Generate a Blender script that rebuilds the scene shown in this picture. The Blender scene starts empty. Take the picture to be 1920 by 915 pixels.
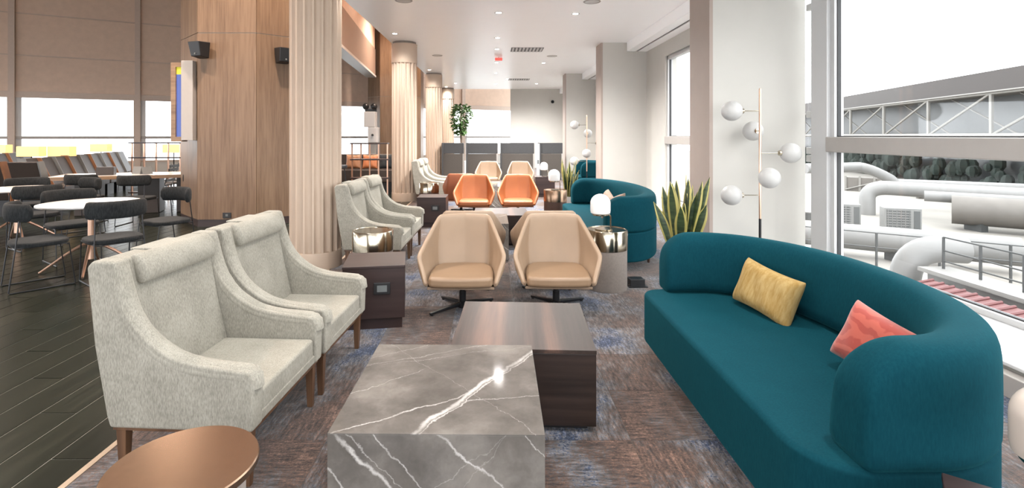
import bpy, bmesh, math, random
from math import sin, cos, pi, radians as R, sqrt
from mathutils import Vector, Matrix
random.seed(7)
D = bpy.data
SC = bpy.context.scene
COL = SC.collection

# ------------------------------------------------------------------ camera
cam = D.objects.new('camera', D.cameras.new('camera'))
COL.objects.link(cam)
cam.location = (0, 0, 1.5)
cam.rotation_euler = (R(90), 0, 0)
cam.data.sensor_fit = 'HORIZONTAL'
cam.data.sensor_width = 36.0
cam.data.lens = 36.0 * 971 / 1920
cam.data.shift_x = 36 / 1920
cam.data.shift_y = -203.5 / 1920
cam.data.clip_start = 0.05
cam.data.clip_end = 600
SC.camera = cam

# ------------------------------------------------------------------ sky (soft overcast)
w = D.worlds.new('sky'); SC.world = w; w.use_nodes = True
nt = w.node_tree; nt.nodes.clear()
out = nt.nodes.new('ShaderNodeOutputWorld'); bg = nt.nodes.new('ShaderNodeBackground')
tc = nt.nodes.new('ShaderNodeTexCoord'); sep = nt.nodes.new('ShaderNodeSeparateXYZ')
rmp = nt.nodes.new('ShaderNodeValToRGB')
rmp.color_ramp.elements[0].position = 0.0; rmp.color_ramp.elements[0].color = (0.95, 0.97, 1.0, 1)
rmp.color_ramp.elements[1].position = 0.8; rmp.color_ramp.elements[1].color = (0.97, 0.985, 1.0, 1)
nt.links.new(tc.outputs['Generated'], sep.inputs[0]); nt.links.new(sep.outputs[2], rmp.inputs[0])
nt.links.new(rmp.outputs[0], bg.inputs[0]); nt.links.new(bg.outputs[0], out.inputs[0])
bg.inputs[1].default_value = 2.5
SC.cycles.diffuse_bounces = 8

# ------------------------------------------------------------------ exposure
SC.view_settings.view_transform = 'Standard'
SC.view_settings.look = 'None'
SC.view_settings.exposure = 1.48
SC.view_settings.gamma = 1.0
SC.view_settings.use_curve_mapping = False
DOWN_W = 50.0      # each recessed downlight of the lounge ceiling, watts
HALL_W = 800.0     # each assumed warm lamp of the hall ceiling
# ------------------------------------------------------------------ node helpers
def mat_new(name):
    m = D.materials.new(name); m.use_nodes = True
    return m, m.node_tree, m.node_tree.nodes['Principled BSDF']
def nd(t, kind, **kw):
    n = t.nodes.new(kind)
    for k, v in kw.items():
        if k.startswith('i_'):
            key = k[2:]
            key = int(key) if key.isdigit() else key.replace('_', ' ')
            n.inputs[key].default_value = v
        else: setattr(n, k, v)
    return n
def ramp(t, fac, stops):
    r = t.nodes.new('ShaderNodeValToRGB'); e = r.color_ramp.elements
    while len(e) < len(stops): e.new(0.5)
    for q, (p, c) in enumerate(stops):
        e[q].position = p; e[q].color = (c[0], c[1], c[2], 1) if not isinstance(c, float) else (c, c, c, 1)
    t.links.new(fac, r.inputs[0]); return r.outputs[0]
def coords(t, scale=(1, 1, 1), kind='Object', rot=(0, 0, 0)):
    c = t.nodes.new('ShaderNodeTexCoord'); m = t.nodes.new('ShaderNodeMapping')
    m.inputs['Scale'].default_value = scale; m.inputs['Rotation'].default_value = rot
    t.links.new(c.outputs[kind], m.inputs[0]); return m.outputs[0]
def wcoords(t, scale=(1, 1, 1)):
    c = t.nodes.new('ShaderNodeNewGeometry'); m = t.nodes.new('ShaderNodeMapping')
    m.inputs['Scale'].default_value = scale
    t.links.new(c.outputs['Position'], m.inputs[0]); return m.outputs[0]
def noise(t, vec, scale=5, detail=3, rough=0.55):
    n = t.nodes.new('ShaderNodeTexNoise'); n.inputs['Scale'].default_value = scale
    n.inputs['Detail'].default_value = detail; n.inputs['Roughness'].default_value = rough
    t.links.new(vec, n.inputs['Vector']); return n.outputs[0]
def bump(t, b, h, strength=0.2, dist=0.01):
    n = t.nodes.new('ShaderNodeBump'); n.inputs['Strength'].default_value = strength
    n.inputs['Distance'].default_value = dist
    t.links.new(h, n.inputs['Height']); t.links.new(n.outputs[0], b.inputs['Normal'])
def lerp3(a, b, f): return tuple(a[i] * (1 - f) + b[i] * f for i in range(3))
def simple(name, col, rough=0.5, metal=0.0, var=0.08, nscale=12, bmp=0.0, sheen=0.0, coords_kind='Object', stretch=(1, 1, 1), spec=0.5):
    m, t, b = mat_new(name)
    v = coords(t, stretch, coords_kind)
    n = noise(t, v, nscale, 4)
    dk = tuple(c * (1 - var) for c in col); lt = tuple(min(1, c * (1 + var)) for c in col)
    t.links.new(ramp(t, n, [(0.3, dk), (0.7, lt)]), b.inputs['Base Color'])
    b.inputs['Roughness'].default_value = rough; b.inputs['Metallic'].default_value = metal
    b.inputs['Specular IOR Level'].default_value = spec
    if sheen:
        b.inputs['Sheen Weight'].default_value = sheen; b.inputs['Sheen Roughness'].default_value = 0.4
        b.inputs['Sheen Tint'].default_value = tuple(min(1, c * 2 + .15) for c in col) + (1,)
    if bmp: bump(t, b, n, bmp, 0.004)
    return m
def fabric(name, c1, c2, scale=160, sheen=0.3, rough=0.95, bmp=0.35):
    m, t, b = mat_new(name)
    v = coords(t, (1, 1, 1))
    v2 = coords(t, (1, 1, 0.25))
    a = noise(t, v2, scale, 3, 0.7); c = noise(t, v, 7, 3)
    mx = nd(t, 'ShaderNodeMath', operation='ADD'); mu = nd(t, 'ShaderNodeMath', operation='MULTIPLY', i_1=0.35)
    t.links.new(c, mu.inputs[0]); t.links.new(a, mx.inputs[0]); t.links.new(mu.outputs[0], mx.inputs[1])
    t.links.new(ramp(t, mx.outputs[0], [(0.5, c1), (0.85, c2)]), b.inputs['Base Color'])
    b.inputs['Roughness'].default_value = rough; b.inputs['Specular IOR Level'].default_value = 0.2
    b.inputs['Sheen Weight'].default_value = sheen; b.inputs['Sheen Roughness'].default_value = 0.45
    b.inputs['Sheen Tint'].default_value = tuple(min(1, x * 1.6 + .08) for x in c2) + (1,)
    bump(t, b, a, bmp, 0.002)
    return m
def wood(name, c1, c2, axis='z', scale=3, rough=0.45, rings=26, kind='Object'):
    m, t, b = mat_new(name)
    st = {'x': (0.06, 1, 1), 'y': (1, 0.06, 1), 'z': (1, 1, 0.05)}[axis]
    v = coords(t, st, kind)
    a = noise(t, v, rings, 5, 0.6); c = noise(t, v, scale, 2)
    mx = nd(t, 'ShaderNodeMath', operation='ADD'); mu = nd(t, 'ShaderNodeMath', operation='MULTIPLY', i_1=0.7)
    t.links.new(c, mu.inputs[0]); t.links.new(a, mx.inputs[0]); t.links.new(mu.outputs[0], mx.inputs[1])
    t.links.new(ramp(t, mx.outputs[0], [(0.62, c1), (1.05, c2)]), b.inputs['Base Color'])
    b.inputs['Roughness'].default_value = rough
    bump(t, b, a, 0.08, 0.002)
    return m
def emit(name, col, strength):
    m, t, b = mat_new(name)
    b.inputs['Base Color'].default_value = (*col, 1)
    b.inputs['Emission Color'].default_value = (*col, 1); b.inputs['Emission Strength'].default_value = strength
    b.inputs['Roughness'].default_value = 0.4
    return m

# ------------------------------------------------------------------ materials
M = {}
M['plaster'] = simple('white_plaster', (0.4733, 0.4569, 0.4231), 0.75, var=0.02, nscale=3, bmp=0.02)
M['ceiling'] = simple('ceiling_paint', (0.95, 0.955, 0.96), 0.36, var=0.01, nscale=2, spec=1.0)
M['pink_side'] = simple('pinkish_beige', (0.3342, 0.2686, 0.2328), 0.6, var=0.03, nscale=4)
M['taupe'] = simple('taupe_blind', (0.5841, 0.4472, 0.3557), 0.85, var=0.05, nscale=5)
M['alu'] = simple('powder_coated_frame', (0.3379, 0.3155, 0.2939), 0.45, var=0.02)
M['mullion'] = simple('beige_mullion', (0.4712, 0.3800, 0.3192), 0.5, var=0.03)
M['whiteframe'] = simple('white_frame', (0.5086, 0.5086, 0.5086), 0.4, var=0.01)
M['gasket'] = simple('black_gasket', (0.03, 0.03, 0.032), 0.6)
M['column'] = simple('column_plaster', (0.4780, 0.3722, 0.2885), 0.6, var=0.02, nscale=4)
M['colcap'] = simple('dark_cap', (0.2, 0.17, 0.15), 0.5)
M['pillarwood'] = wood('pale_oak_veneer', (0.1106, 0.0653, 0.0374), (0.1802, 0.1169, 0.0720), 'z', 5, 0.45, 34)
M['beam'] = simple('peach_beam', (0.2475, 0.1803, 0.1436), 0.5, var=0.03, nscale=3)
M['black'] = simple('black_plastic', (0.0108, 0.0108, 0.0120), 0.4)
M['blackmetal'] = simple('black_metal', (0.02, 0.02, 0.022), 0.35, metal=0.4)
M['legwood'] = wood('walnut_leg', (0.0582, 0.0269, 0.0134), (0.1344, 0.0672, 0.0336), 'z', 3, 0.4)
M['darkwood'] = wood('dark_veneer', (0.0096, 0.0055, 0.0044), (0.0300, 0.0177, 0.0137), 'x', 4, 0.32, 20)
M['cubewood'] = wood('plum_veneer', (0.0185, 0.0094, 0.0087), (0.0336, 0.0185, 0.0168), 'x', 4, 0.38, 20)
M['legdark'] = simple('dark_leg', (0.06, 0.03, 0.02), 0.4)
M['chairfab'] = fabric('oatmeal_weave', (0.1836, 0.1716, 0.1430), (0.3115, 0.2942, 0.2503), 210)
M['teal'] = fabric('teal_velvet', (0.0024, 0.0282, 0.0403), (0.0038, 0.0375, 0.0505), 120, sheen=0.08, rough=0.8, bmp=0.1)
M['teal'].node_tree.nodes['Principled BSDF'].inputs['Sheen Tint'].default_value = (0.10, 0.62, 0.72, 1)
M['teal'].node_tree.nodes['Principled BSDF'].inputs['Specular IOR Level'].default_value = 0.03
M['cream'] = simple('cream_leather', (0.2863, 0.1998, 0.1330), 0.5, var=0.04, nscale=6, bmp=0.04)
M['creamseat'] = simple('tan_leather', (0.2467, 0.1593, 0.0960), 0.42, var=0.04, nscale=6, bmp=0.04)
M['orange'] = simple('orange_leather', (0.3001, 0.0953, 0.0300), 0.5, var=0.06, nscale=6, bmp=0.04)
M['orangeback'] = simple('rust_leather', (0.2250, 0.0638, 0.0225), 0.5, var=0.06, nscale=6, bmp=0.04)
M['copper'] = simple('brushed_copper', (0.3162, 0.2091, 0.1428), 0.27, metal=1.0, var=0.05, nscale=40, stretch=(1, 1, 0.05))
M['brass'] = simple('pale_brass', (0.4224, 0.3712, 0.2880), 0.16, metal=1.0, var=0.03)
M['rose'] = simple('rose_brass', (0.70, 0.45, 0.33), 0.3, metal=0.9, var=0.03)
M['felt'] = simple('taupe_felt', (0.2310, 0.1969, 0.1733), 0.95, var=0.08, nscale=60, bmp=0.1)
M['yellow'] = fabric('mustard_jacquard', (0.2387, 0.1432, 0.0398), (0.3381, 0.2387, 0.0994), 40, bmp=0.2)
M['beigepil'] = fabric('blush_linen', (0.2310, 0.1596, 0.1176), (0.3360, 0.2604, 0.2058), 50, bmp=0.2)
M['screen_dark'] = simple('charcoal_felt', (0.0464, 0.0464, 0.0478), 0.9, var=0.06, nscale=30)
M['screen_taupe'] = simple('taupe_panel_felt', (0.0653, 0.0562, 0.0485), 0.9, var=0.06, nscale=30)
M['chargrey'] = fabric('charcoal_weave', (0.0106, 0.0118, 0.0130), (0.0260, 0.0284, 0.0295), 90, sheen=0.25, bmp=0.2)
M['brownseat'] = simple('dark_brown_leather', (0.0300, 0.0210, 0.0168), 0.45, var=0.08)
M['tanseat'] = simple('tan_side', (0.2205, 0.0980, 0.0441), 0.5, var=0.08)
M['greyside'] = simple('grey_side', (0.1512, 0.1584, 0.1584), 0.5, var=0.05)
M['whitetop'] = simple('white_laminate', (0.5924, 0.5852, 0.5708), 0.22, var=0.01)
M['oak'] = wood('oak_edge', (0.1430, 0.0825, 0.0440), (0.2475, 0.1595, 0.0935), 'x', 3, 0.4)
M['potdark'] = simple('black_pot', (0.015, 0.02, 0.02), 0.45)
M['potlight'] = simple('pale_pot', (0.6, 0.6, 0.58), 0.4)
M['soil'] = simple('soil', (0.03, 0.02, 0.015), 0.95, nscale=50, bmp=0.5)
M['leafgreen'] = simple('ficus_leaf', (0.07, 0.14, 0.04), 0.5, var=0.4, nscale=6)
M['bark'] = simple('bark', (0.12, 0.08, 0.05), 0.8, bmp=0.3)
M['globe'] = emit('opal_globe', (0.4156, 0.4100, 0.3987), 0.04)
M['dome'] = emit('opal_dome', (0.62, 0.60, 0.58), 0.10)
M['domeoff'] = simple('opal_dome_unlit', (0.4387, 0.3825, 0.3375), 0.25, var=0.02)
M['shade'] = emit('warm_lamp_shade', (0.75, 0.50, 0.20), 0.42)
M['lens'] = emit('downlight_lens', (1.0, 0.93, 0.82), 30.0)
M['red'] = emit('red_sign', (0.7, 0.10, 0.08), 0.25)
M['rooftile'] = simple('red_roof_sheet', (0.1020, 0.0210, 0.0210), 0.6, var=0.1)
M['concrete'] = simple('pale_concrete', (0.2177, 0.2038, 0.1826), 0.85, var=0.08, nscale=0.6, coords_kind='Object')
M['apron'] = simple('airport_apron', (0.6300, 0.6390, 0.6480), 0.85, var=0.05, nscale=0.05)
M['pipe'] = simple('lagged_pipe', (0.1723, 0.1699, 0.1652), 0.5, var=0.04, nscale=3)
M['tanduct'] = simple('weathered_duct', (0.1152, 0.1037, 0.0922), 0.6, var=0.1, nscale=2)
M['acunit'] = simple('unit_casing', (0.1848, 0.1848, 0.1792), 0.5, var=0.03)
M['unitcap'] = simple('unit_cap', (0.22, 0.215, 0.205), 0.5, var=0.03)
M['grille'] = simple('grey_grille', (0.0784, 0.0812, 0.0812), 0.6, var=0.05)
M['rail'] = simple('galvanised_rail', (0.0666, 0.0686, 0.0686), 0.5, metal=0.3)
M['truss'] = simple('truss_paint', (0.1771, 0.1683, 0.1535), 0.5, var=0.03)
M['eave'] = simple('brown_grey_eave', (0.0310, 0.0254, 0.0232), 0.7, var=0.06, nscale=0.2)
M['facade'] = simple('dark_glazed_facade', (0.0221, 0.0255, 0.0269), 0.4, var=0.25, nscale=0.4)
M['hedge'] = simple('distant_trees', (0.0091, 0.0164, 0.0127), 0.9, var=0.5, nscale=0.9)
M['outlet'] = simple('outlet_grey', (0.1225, 0.1330, 0.1330), 0.4)
M['trimstrip'] = simple('beige_floor_trim', (0.3100, 0.2340, 0.1680), 0.45)
M['blue_display'] = emit('blue_display', (0.05, 0.08, 0.26), 0.3)
M['yellow_display'] = emit('yellow_display', (0.45, 0.42, 0.03), 0.3)
M['grout'] = simple('pale_floor_joint', (0.1200, 0.1140, 0.0990), 0.6, var=0.1)
M['vent'] = simple('vent_grey', (0.55, 0.55, 0.54), 0.5)

def glass_mat():
    m, t, b = mat_new('window_glass')
    tr = nd(t, 'ShaderNodeBsdfTransparent'); gl = nd(t, 'ShaderNodeBsdfGlossy')
    tr.inputs[0].default_value = (0.97, 0.98, 0.98, 1); gl.inputs['Roughness'].default_value = 0.02
    lw = nd(t, 'ShaderNodeLayerWeight', i_0=0.5); pw = nd(t, 'ShaderNodeMath', operation='POWER', i_1=5.0)
    fr = nd(t, 'ShaderNodeMath', operation='MULTIPLY_ADD', i_1=0.45, i_2=0.03); mx = nd(t, 'ShaderNodeMixShader')
    t.links.new(lw.outputs['Facing'], pw.inputs[0]); t.links.new(pw.outputs[0], fr.inputs[0])
    t.links.new(fr.outputs[0], mx.inputs[0]); t.links.new(tr.outputs[0], mx.inputs[1]); t.links.new(gl.outputs[0], mx.inputs[2])
    t.links.new(mx.outputs[0], t.nodes['Material Output'].inputs[0]); return m
M['glass'] = glass_mat()

def velvet_coral():
    m, t, b = mat_new('coral_damask')
    v = coords(t, (1, 1, 1))
    wv = nd(t, 'ShaderNodeTexWave', wave_type='RINGS', i_Scale=11.0, i_Distortion=7.0, i_Detail=2.5)
    t.links.new(v, wv.inputs['Vector'])
    t.links.new(ramp(t, wv.outputs[1], [(0.35, (0.26, 0.030, 0.017)), (0.6, (0.34, 0.060, 0.036))]), b.inputs['Base Color'])
    b.inputs['Roughness'].default_value = 0.8; b.inputs['Sheen Weight'].default_value = 0.3
    bump(t, b, wv.outputs[1], 0.15, 0.003); return m
M['coral'] = velvet_coral()

def marble(name, veins):   # veins: plane normal, constant, width, strength, (mask axis, sign, limit)
    m, t, b = mat_new(name)
    v = coords(t)
    nz = nd(t, 'ShaderNodeTexNoise', i_Scale=4.5, i_Detail=8.0, i_Roughness=0.66)
    t.links.new(v, nz.inputs['Vector'])
    sb = nd(t, 'ShaderNodeVectorMath', operation='SUBTRACT'); sb.inputs[1].default_value = (0.5, 0.5, 0.5)
    t.links.new(nz.outputs['Color'], sb.inputs[0])
    sc = nd(t, 'ShaderNodeVectorMath', operation='SCALE'); sc.inputs['Scale'].default_value = 0.10
    t.links.new(sb.outputs[0], sc.inputs[0])
    ad = nd(t, 'ShaderNodeVectorMath', operation='ADD'); t.links.new(v, ad.inputs[0]); t.links.new(sc.outputs[0], ad.inputs[1])
    tot = None
    fade = noise(t, v, 5, 2)
    for n_, cst, wd, stv, mk in veins:
        n_ = Vector(n_)
        dt = nd(t, 'ShaderNodeVectorMath', operation='DOT_PRODUCT'); dt.inputs[1].default_value = n_
        t.links.new(ad.outputs[0], dt.inputs[0])
        s1 = nd(t, 'ShaderNodeMath', operation='SUBTRACT', i_1=cst); t.links.new(dt.outputs['Value'], s1.inputs[0])
        ab = nd(t, 'ShaderNodeMath', operation='ABSOLUTE'); t.links.new(s1.outputs[0], ab.inputs[0])
        mr = nd(t, 'ShaderNodeMapRange', interpolation_type='SMOOTHSTEP'); mr.inputs['From Min'].default_value = 0
        mr.inputs['From Max'].default_value = wd; mr.inputs['To Min'].default_value = stv; mr.inputs['To Max'].default_value = 0
        t.links.new(ab.outputs[0], mr.inputs[0])
        if mk:
            sp_ = nd(t, 'ShaderNodeSeparateXYZ'); t.links.new(ad.outputs[0], sp_.inputs[0])
            m2 = nd(t, 'ShaderNodeMapRange', interpolation_type='SMOOTHSTEP'); m2.inputs['From Min'].default_value = mk[2] - .04 * mk[1]; m2.inputs['From Max'].default_value = mk[2] + .04 * mk[1]
            t.links.new(sp_.outputs[mk[0]], m2.inputs[0])
            mm2 = nd(t, 'ShaderNodeMath', operation='MULTIPLY'); t.links.new(mr.outputs[0], mm2.inputs[0]); t.links.new(m2.outputs[0], mm2.inputs[1]); mr = mm2
        if tot is None: tot = mr.outputs[0]
        else:
            mm = nd(t, 'ShaderNodeMath', operation='MAXIMUM'); t.links.new(tot, mm.inputs[0]); t.links.new(mr.outputs[0], mm.inputs[1]); tot = mm.outputs[0]
    fr = nd(t, 'ShaderNodeMapRange'); fr.inputs['From Min'].default_value = 0.35; fr.inputs['From Max'].default_value = 0.6
    fr.inputs['To Min'].default_value = 0.35; t.links.new(fade, fr.inputs[0])
    mf = nd(t, 'ShaderNodeMath', operation='MULTIPLY'); t.links.new(tot, mf.inputs[0]); t.links.new(fr.outputs[0], mf.inputs[1])
    cl = noise(t, ad.outputs[0], 3.2, 6, 0.62)
    base = ramp(t, cl, [(0.34, (0.078, 0.070, 0.062)), (0.5, (0.118, 0.106, 0.095)), (0.66, (0.185, 0.167, 0.150))])
    mx = nd(t, 'ShaderNodeMix', data_type='RGBA'); t.links.new(mf.outputs[0], mx.inputs['Factor'])
    t.links.new(base, mx.inputs['A']); mx.inputs['B'].default_value = (0.50, 0.475, 0.45, 1)
    t.links.new(mx.outputs['Result'], b.inputs['Base Color'])
    b.inputs['Roughness'].default_value = 0.035; b.inputs['Specular IOR Level'].default_value = 0.4
    return m
M['marble'] = marble('grey_marble_top', [((.618, -.404, 0), .105, .012, .95, None), ((.618, -.404, 0), .118, .004, .8, None), ((.537, -.844, 0), .137, .006, .75, (0, -1, .13)),
    ((-.125, .99, 0), -.165, .004, .6, (0, 1, .07)), ((.658, -.753, 0), -.167, .003, .5, (0, -1, -.12)), ((.405, -.914, 0), -.294, .003, .5, None),
    ((.30, -.954, 0), -.25, .002, .4, None), ((.75, .66, 0), .02, .0015, .3, None), ((.55, -.83, 0), -.40, .003, .4, None)])
M['marbleside'] = marble('grey_marble_side', [((.685, .5, .728), -.115, .010, .9, None), ((.685, .5, .728), -.09, .003, .5, None), ((.69, .5, .723), -.035, .005, .8, None), ((.643, .5, .766), .155, .006, .95, None),
    ((.69, .5, .72), .35, .003, .5, None), ((-.6, .4, .8), .05, .002, .3, None), ((-.75, .4, .66), -.05, .002, .25, None), ((.72, .5, .69), -.24, .006, .7, None)])

def carpet():
    m, t, b = mat_new('patchwork_carpet')
    oi = nd(t, 'ShaderNodeObjectInfo')
    va = wcoords(t, (60, 11, 1)); vb = wcoords(t, (11, 60, 1))
    gt = nd(t, 'ShaderNodeMath', operation='GREATER_THAN', i_1=0.72); t.links.new(oi.outputs['Random'], gt.inputs[0])
    mv = nd(t, 'ShaderNodeMix', data_type='VECTOR'); t.links.new(gt.outputs[0], mv.inputs['Factor'])
    t.links.new(va, mv.inputs['A']); t.links.new(vb, mv.inputs['B'])
    st = noise(t, mv.outputs['Result'], 1.0, 5, 0.72)
    fine = noise(t, wcoords(t), 70, 4, 0.8)
    big = noise(t, wcoords(t, (1.9, 1.3, 1)), 1.0, 4, 0.65)
    a1 = nd(t, 'ShaderNodeMath', operation='MULTIPLY_ADD', i_1=0.10, i_2=-0.05); t.links.new(oi.outputs['Random'], a1.inputs[0])
    a2 = nd(t, 'ShaderNodeMath', operation='ADD'); t.links.new(big, a2.inputs[0]); t.links.new(a1.outputs[0], a2.inputs[1])
    sm = nd(t, 'ShaderNodeMath', operation='MULTIPLY_ADD', i_1=0.62, i_2=-0.31); t.links.new(fine, sm.inputs[0])
    a3 = nd(t, 'ShaderNodeMath', operation='ADD'); t.links.new(a2.outputs[0], a3.inputs[0]); t.links.new(sm.outputs[0], a3.inputs[1])
    hue = ramp(t, a3.outputs[0], [(0.30, (0.012, 0.020, 0.045)), (0.38, (0.035, 0.052, 0.10)), (0.44, (0.125, 0.122, 0.13)),
                                  (0.50, (0.080, 0.062, 0.056)), (0.57, (0.056, 0.031, 0.022)), (0.70, (0.100, 0.058, 0.042))])
    s2 = nd(t, 'ShaderNodeMath', operation='ADD'); t.links.new(st, s2.inputs[0]); t.links.new(sm.outputs[0], s2.inputs[1])
    lum = ramp(t, s2.outputs[0], [(0.34, 0.18), (0.45, 0.7), (0.56, 1.2), (0.70, 2.3)])
    mx = nd(t, 'ShaderNodeMix', data_type='RGBA', blend_type='MULTIPLY'); mx.inputs['Factor'].default_value = 1.0
    t.links.new(hue, mx.inputs['A']); t.links.new(lum, mx.inputs['B'])
    t.links.new(mx.outputs['Result'], b.inputs['Base Color'])
    b.inputs['Roughness'].default_value = 0.95; b.inputs['Specular IOR Level'].default_value = 0.15
    b.inputs['Sheen Weight'].default_value = 0.2
    bump(t, b, fine, 0.4, 0.004); return m
M['carpet'] = carpet()

def plank():
    m, t, b = mat_new('grey_green_planks')
    oi = nd(t, 'ShaderNodeObjectInfo')
    v = wcoords(t, (26, 1.1, 1)); a = noise(t, v, 1.0, 5, 0.65)
    a1 = nd(t, 'ShaderNodeMath', operation='MULTIPLY_ADD', i_1=0.22, i_2=-0.11); t.links.new(oi.outputs['Random'], a1.inputs[0])
    a2 = nd(t, 'ShaderNodeMath', operation='ADD'); t.links.new(a, a2.inputs[0]); t.links.new(a1.outputs[0], a2.inputs[1])
    t.links.new(ramp(t, a2.outputs[0], [(0.3, (0.005, 0.0075, 0.005)), (0.55, (0.010, 0.013, 0.009)), (0.8, (0.022, 0.024, 0.017))]), b.inputs['Base Color'])
    b.inputs['Roughness'].default_value = 0.27; b.inputs['Specular IOR Level'].default_value = 0.22
    bump(t, b, a, 0.06, 0.002); return m
M['plank'] = plank()

def snake_leaf():
    m, t, b = mat_new('variegated_leaf')
    uv = nd(t, 'ShaderNodeUVMap'); sp = nd(t, 'ShaderNodeSeparateXYZ'); t.links.new(uv.outputs[0], sp.inputs[0])
    s = nd(t, 'ShaderNodeMath', operation='SUBTRACT', i_1=0.5); t.links.new(sp.outputs[0], s.inputs[0])
    ab = nd(t, 'ShaderNodeMath', operation='ABSOLUTE'); t.links.new(s.outputs[0], ab.inputs[0])
    g = noise(t, coords(t, (4, 4, 22)), 2, 3)
    green = ramp(t, g, [(0.35, (0.010, 0.024, 0.010)), (0.65, (0.045, 0.07, 0.028))])
    fac = ramp(t, ab.outputs[0], [(0.30, 0.0), (0.36, 1.0)])
    mx = nd(t, 'ShaderNodeMix', data_type='RGBA'); t.links.new(fac, mx.inputs['Factor'])
    t.links.new(green, mx.inputs['A']); mx.inputs['B'].default_value = (0.34, 0.30, 0.09, 1)
    t.links.new(mx.outputs['Result'], b.inputs['Base Color']); b.inputs['Roughness'].default_value = 0.4
    return m
M['snake'] = snake_leaf()

# ------------------------------------------------------------------ mesh builder
class MB:
    def __init__(s): s.v = []; s.f = []; s.uv = {}
    def add(s, vs, fs, mtx=None):
        o = len(s.v)
        for p in vs:
            p = Vector(p)
            s.v.append(tuple(mtx @ p) if mtx else tuple(p))
        for f in fs: s.f.append(tuple(i + o for i in f))
        return s
    def box(s, x0, x1, y0, y1, z0, z1, mtx=None):
        vs = [(x0, y0, z0), (x1, y0, z0), (x1, y1, z0), (x0, y1, z0), (x0, y0, z1), (x1, y0, z1), (x1, y1, z1), (x0, y1, z1)]
        return s.add(vs, [(0, 3, 2, 1), (4, 5, 6, 7), (0, 1, 5, 4), (1, 2, 6, 5), (2, 3, 7, 6), (3, 0, 4, 7)], mtx)
    def lathe(s, prof, seg=32, mtx=None, cap=True):
        vs = []; fs = []; n = len(prof)
        for k in range(seg):
            a = 2 * pi * k / seg
            for r, z in prof: vs.append((r * cos(a), r * sin(a), z))
        for k in range(seg):
            k2 = (k + 1) % seg
            for j in range(n - 1): fs.append((k * n + j, k2 * n + j, k2 * n + j + 1, k * n + j + 1))
        if cap:
            if prof[0][0] > 1e-5: fs.append(tuple(k * n for k in reversed(range(seg))))
            if prof[-1][0] > 1e-5: fs.append(tuple(k * n + n - 1 for k in range(seg)))
        return s.add(vs, fs, mtx)
    def tube(s, pts, r, seg=8, closed=False):
        pts = [Vector(p) for p in pts]; n = len(pts); vs = []; fs = []
        up = None
        for i, p in enumerate(pts):
            if closed: d = pts[(i + 1) % n] - pts[i - 1]
            else: d = pts[min(i + 1, n - 1)] - pts[max(i - 1, 0)]
            d.normalize()
            if up is None:
                up = d.orthogonal().normalized()
            up = (up - d * up.dot(d)).normalized(); sd = d.cross(up)
            rr = r[i] if isinstance(r, (list, tuple)) else r
            for k in range(seg):
                a = 2 * pi * k / seg; vs.append(p + up * rr * cos(a) + sd * rr * sin(a))
        for i in range(n if closed else n - 1):
            j = (i + 1) % n
            for k in range(seg):
                k2 = (k + 1) % seg; fs.append((i * seg + k, i * seg + k2, j * seg + k2, j * seg + k))
        if not closed:
            fs.append(tuple(reversed(range(seg)))); fs.append(tuple((n - 1) * seg + k for k in range(seg)))
        return s.add(vs, fs)
    def prism(s, pts, z0, z1, mtx=None):
        n = len(pts); vs = [(x, y, z0) for x, y in pts] + [(x, y, z1) for x, y in pts]
        fs = [tuple(reversed(range(n))), tuple(range(n, 2 * n))] + [(i, (i + 1) % n, n + (i + 1) % n, n + i) for i in range(n)]
        return s.add(vs, fs, mtx)
    def grid(s, fn, nu, nv, closeu=False):
        vs = [fn(i / (nu if closeu else nu - 1), j / (nv - 1)) for i in range(nu) for j in range(nv)]; fs = []
        for i in range(nu if closeu else nu - 1):
            i2 = (i + 1) % nu
            for j in range(nv - 1): fs.append((i * nv + j, i2 * nv + j, i2 * nv + j + 1, i * nv + j + 1))
        return s.add(vs, fs)
    def sphere(s, c, r, seg=20, rings=12, sc=(1, 1, 1)):
        prof = [(max(1e-6, r * sin(pi * j / rings)), -r * cos(pi * j / rings)) for j in range(rings + 1)]
        m = Matrix.Translation(c) @ Matrix.Diagonal((*sc, 1))
        return s.lathe(prof, seg, m, cap=False)
    def mesh(s, name):
        me = D.meshes.new(name); me.from_pydata(s.v, [], s.f); me.update(); return me
def finish(o, mat, smooth=False, bev=0, seg=3, sub=0, angle=35):
    me = o.data
    bm = bmesh.new(); bm.from_mesh(me)
    bmesh.ops.remove_doubles(bm, verts=bm.verts, dist=1e-5)
    bmesh.ops.recalc_face_normals(bm, faces=bm.faces); bm.to_mesh(me); bm.free()
    if mat: me.materials.append(M[mat] if isinstance(mat, str) else mat)
    if smooth or bev:
        me.polygons.foreach_set('use_smooth', [True] * len(me.polygons))
        if not bev and not sub and angle < 180:
            me.set_sharp_from_angle(angle=R(angle))
    if bev:
        b = o.modifiers.new('bevel', 'BEVEL'); b.width = bev; b.segments = seg; b.limit_method = 'ANGLE'; b.angle_limit = R(30)
        b.harden_normals = True
    if sub:
        m = o.modifiers.new('sub', 'SUBSURF'); m.levels = sub; m.render_levels = sub
def obj(name, mb, mat, parent=None, smooth=False, bev=0, seg=3, sub=0, angle=35):
    o = D.objects.new(name, mb.mesh(name)); COL.objects.link(o)
    finish(o, mat, smooth, bev, seg, sub, angle)
    if parent: o.parent = parent
    return o
def tag(o, label=None, cat=None, group=None, kind=None):
    if label: o['label'] = label
    if cat: o['category'] = cat
    if group: o['group'] = group
    if kind: o['kind'] = kind
    return o
def thing(name, label, cat, loc=(0, 0, 0), rz=0, group=None):
    o = D.objects.new(name, None); o.empty_display_size = 0.1; COL.objects.link(o)
    o.location = loc; o.rotation_euler = (0, 0, rz)
    return tag(o, label, cat, group)
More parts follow.
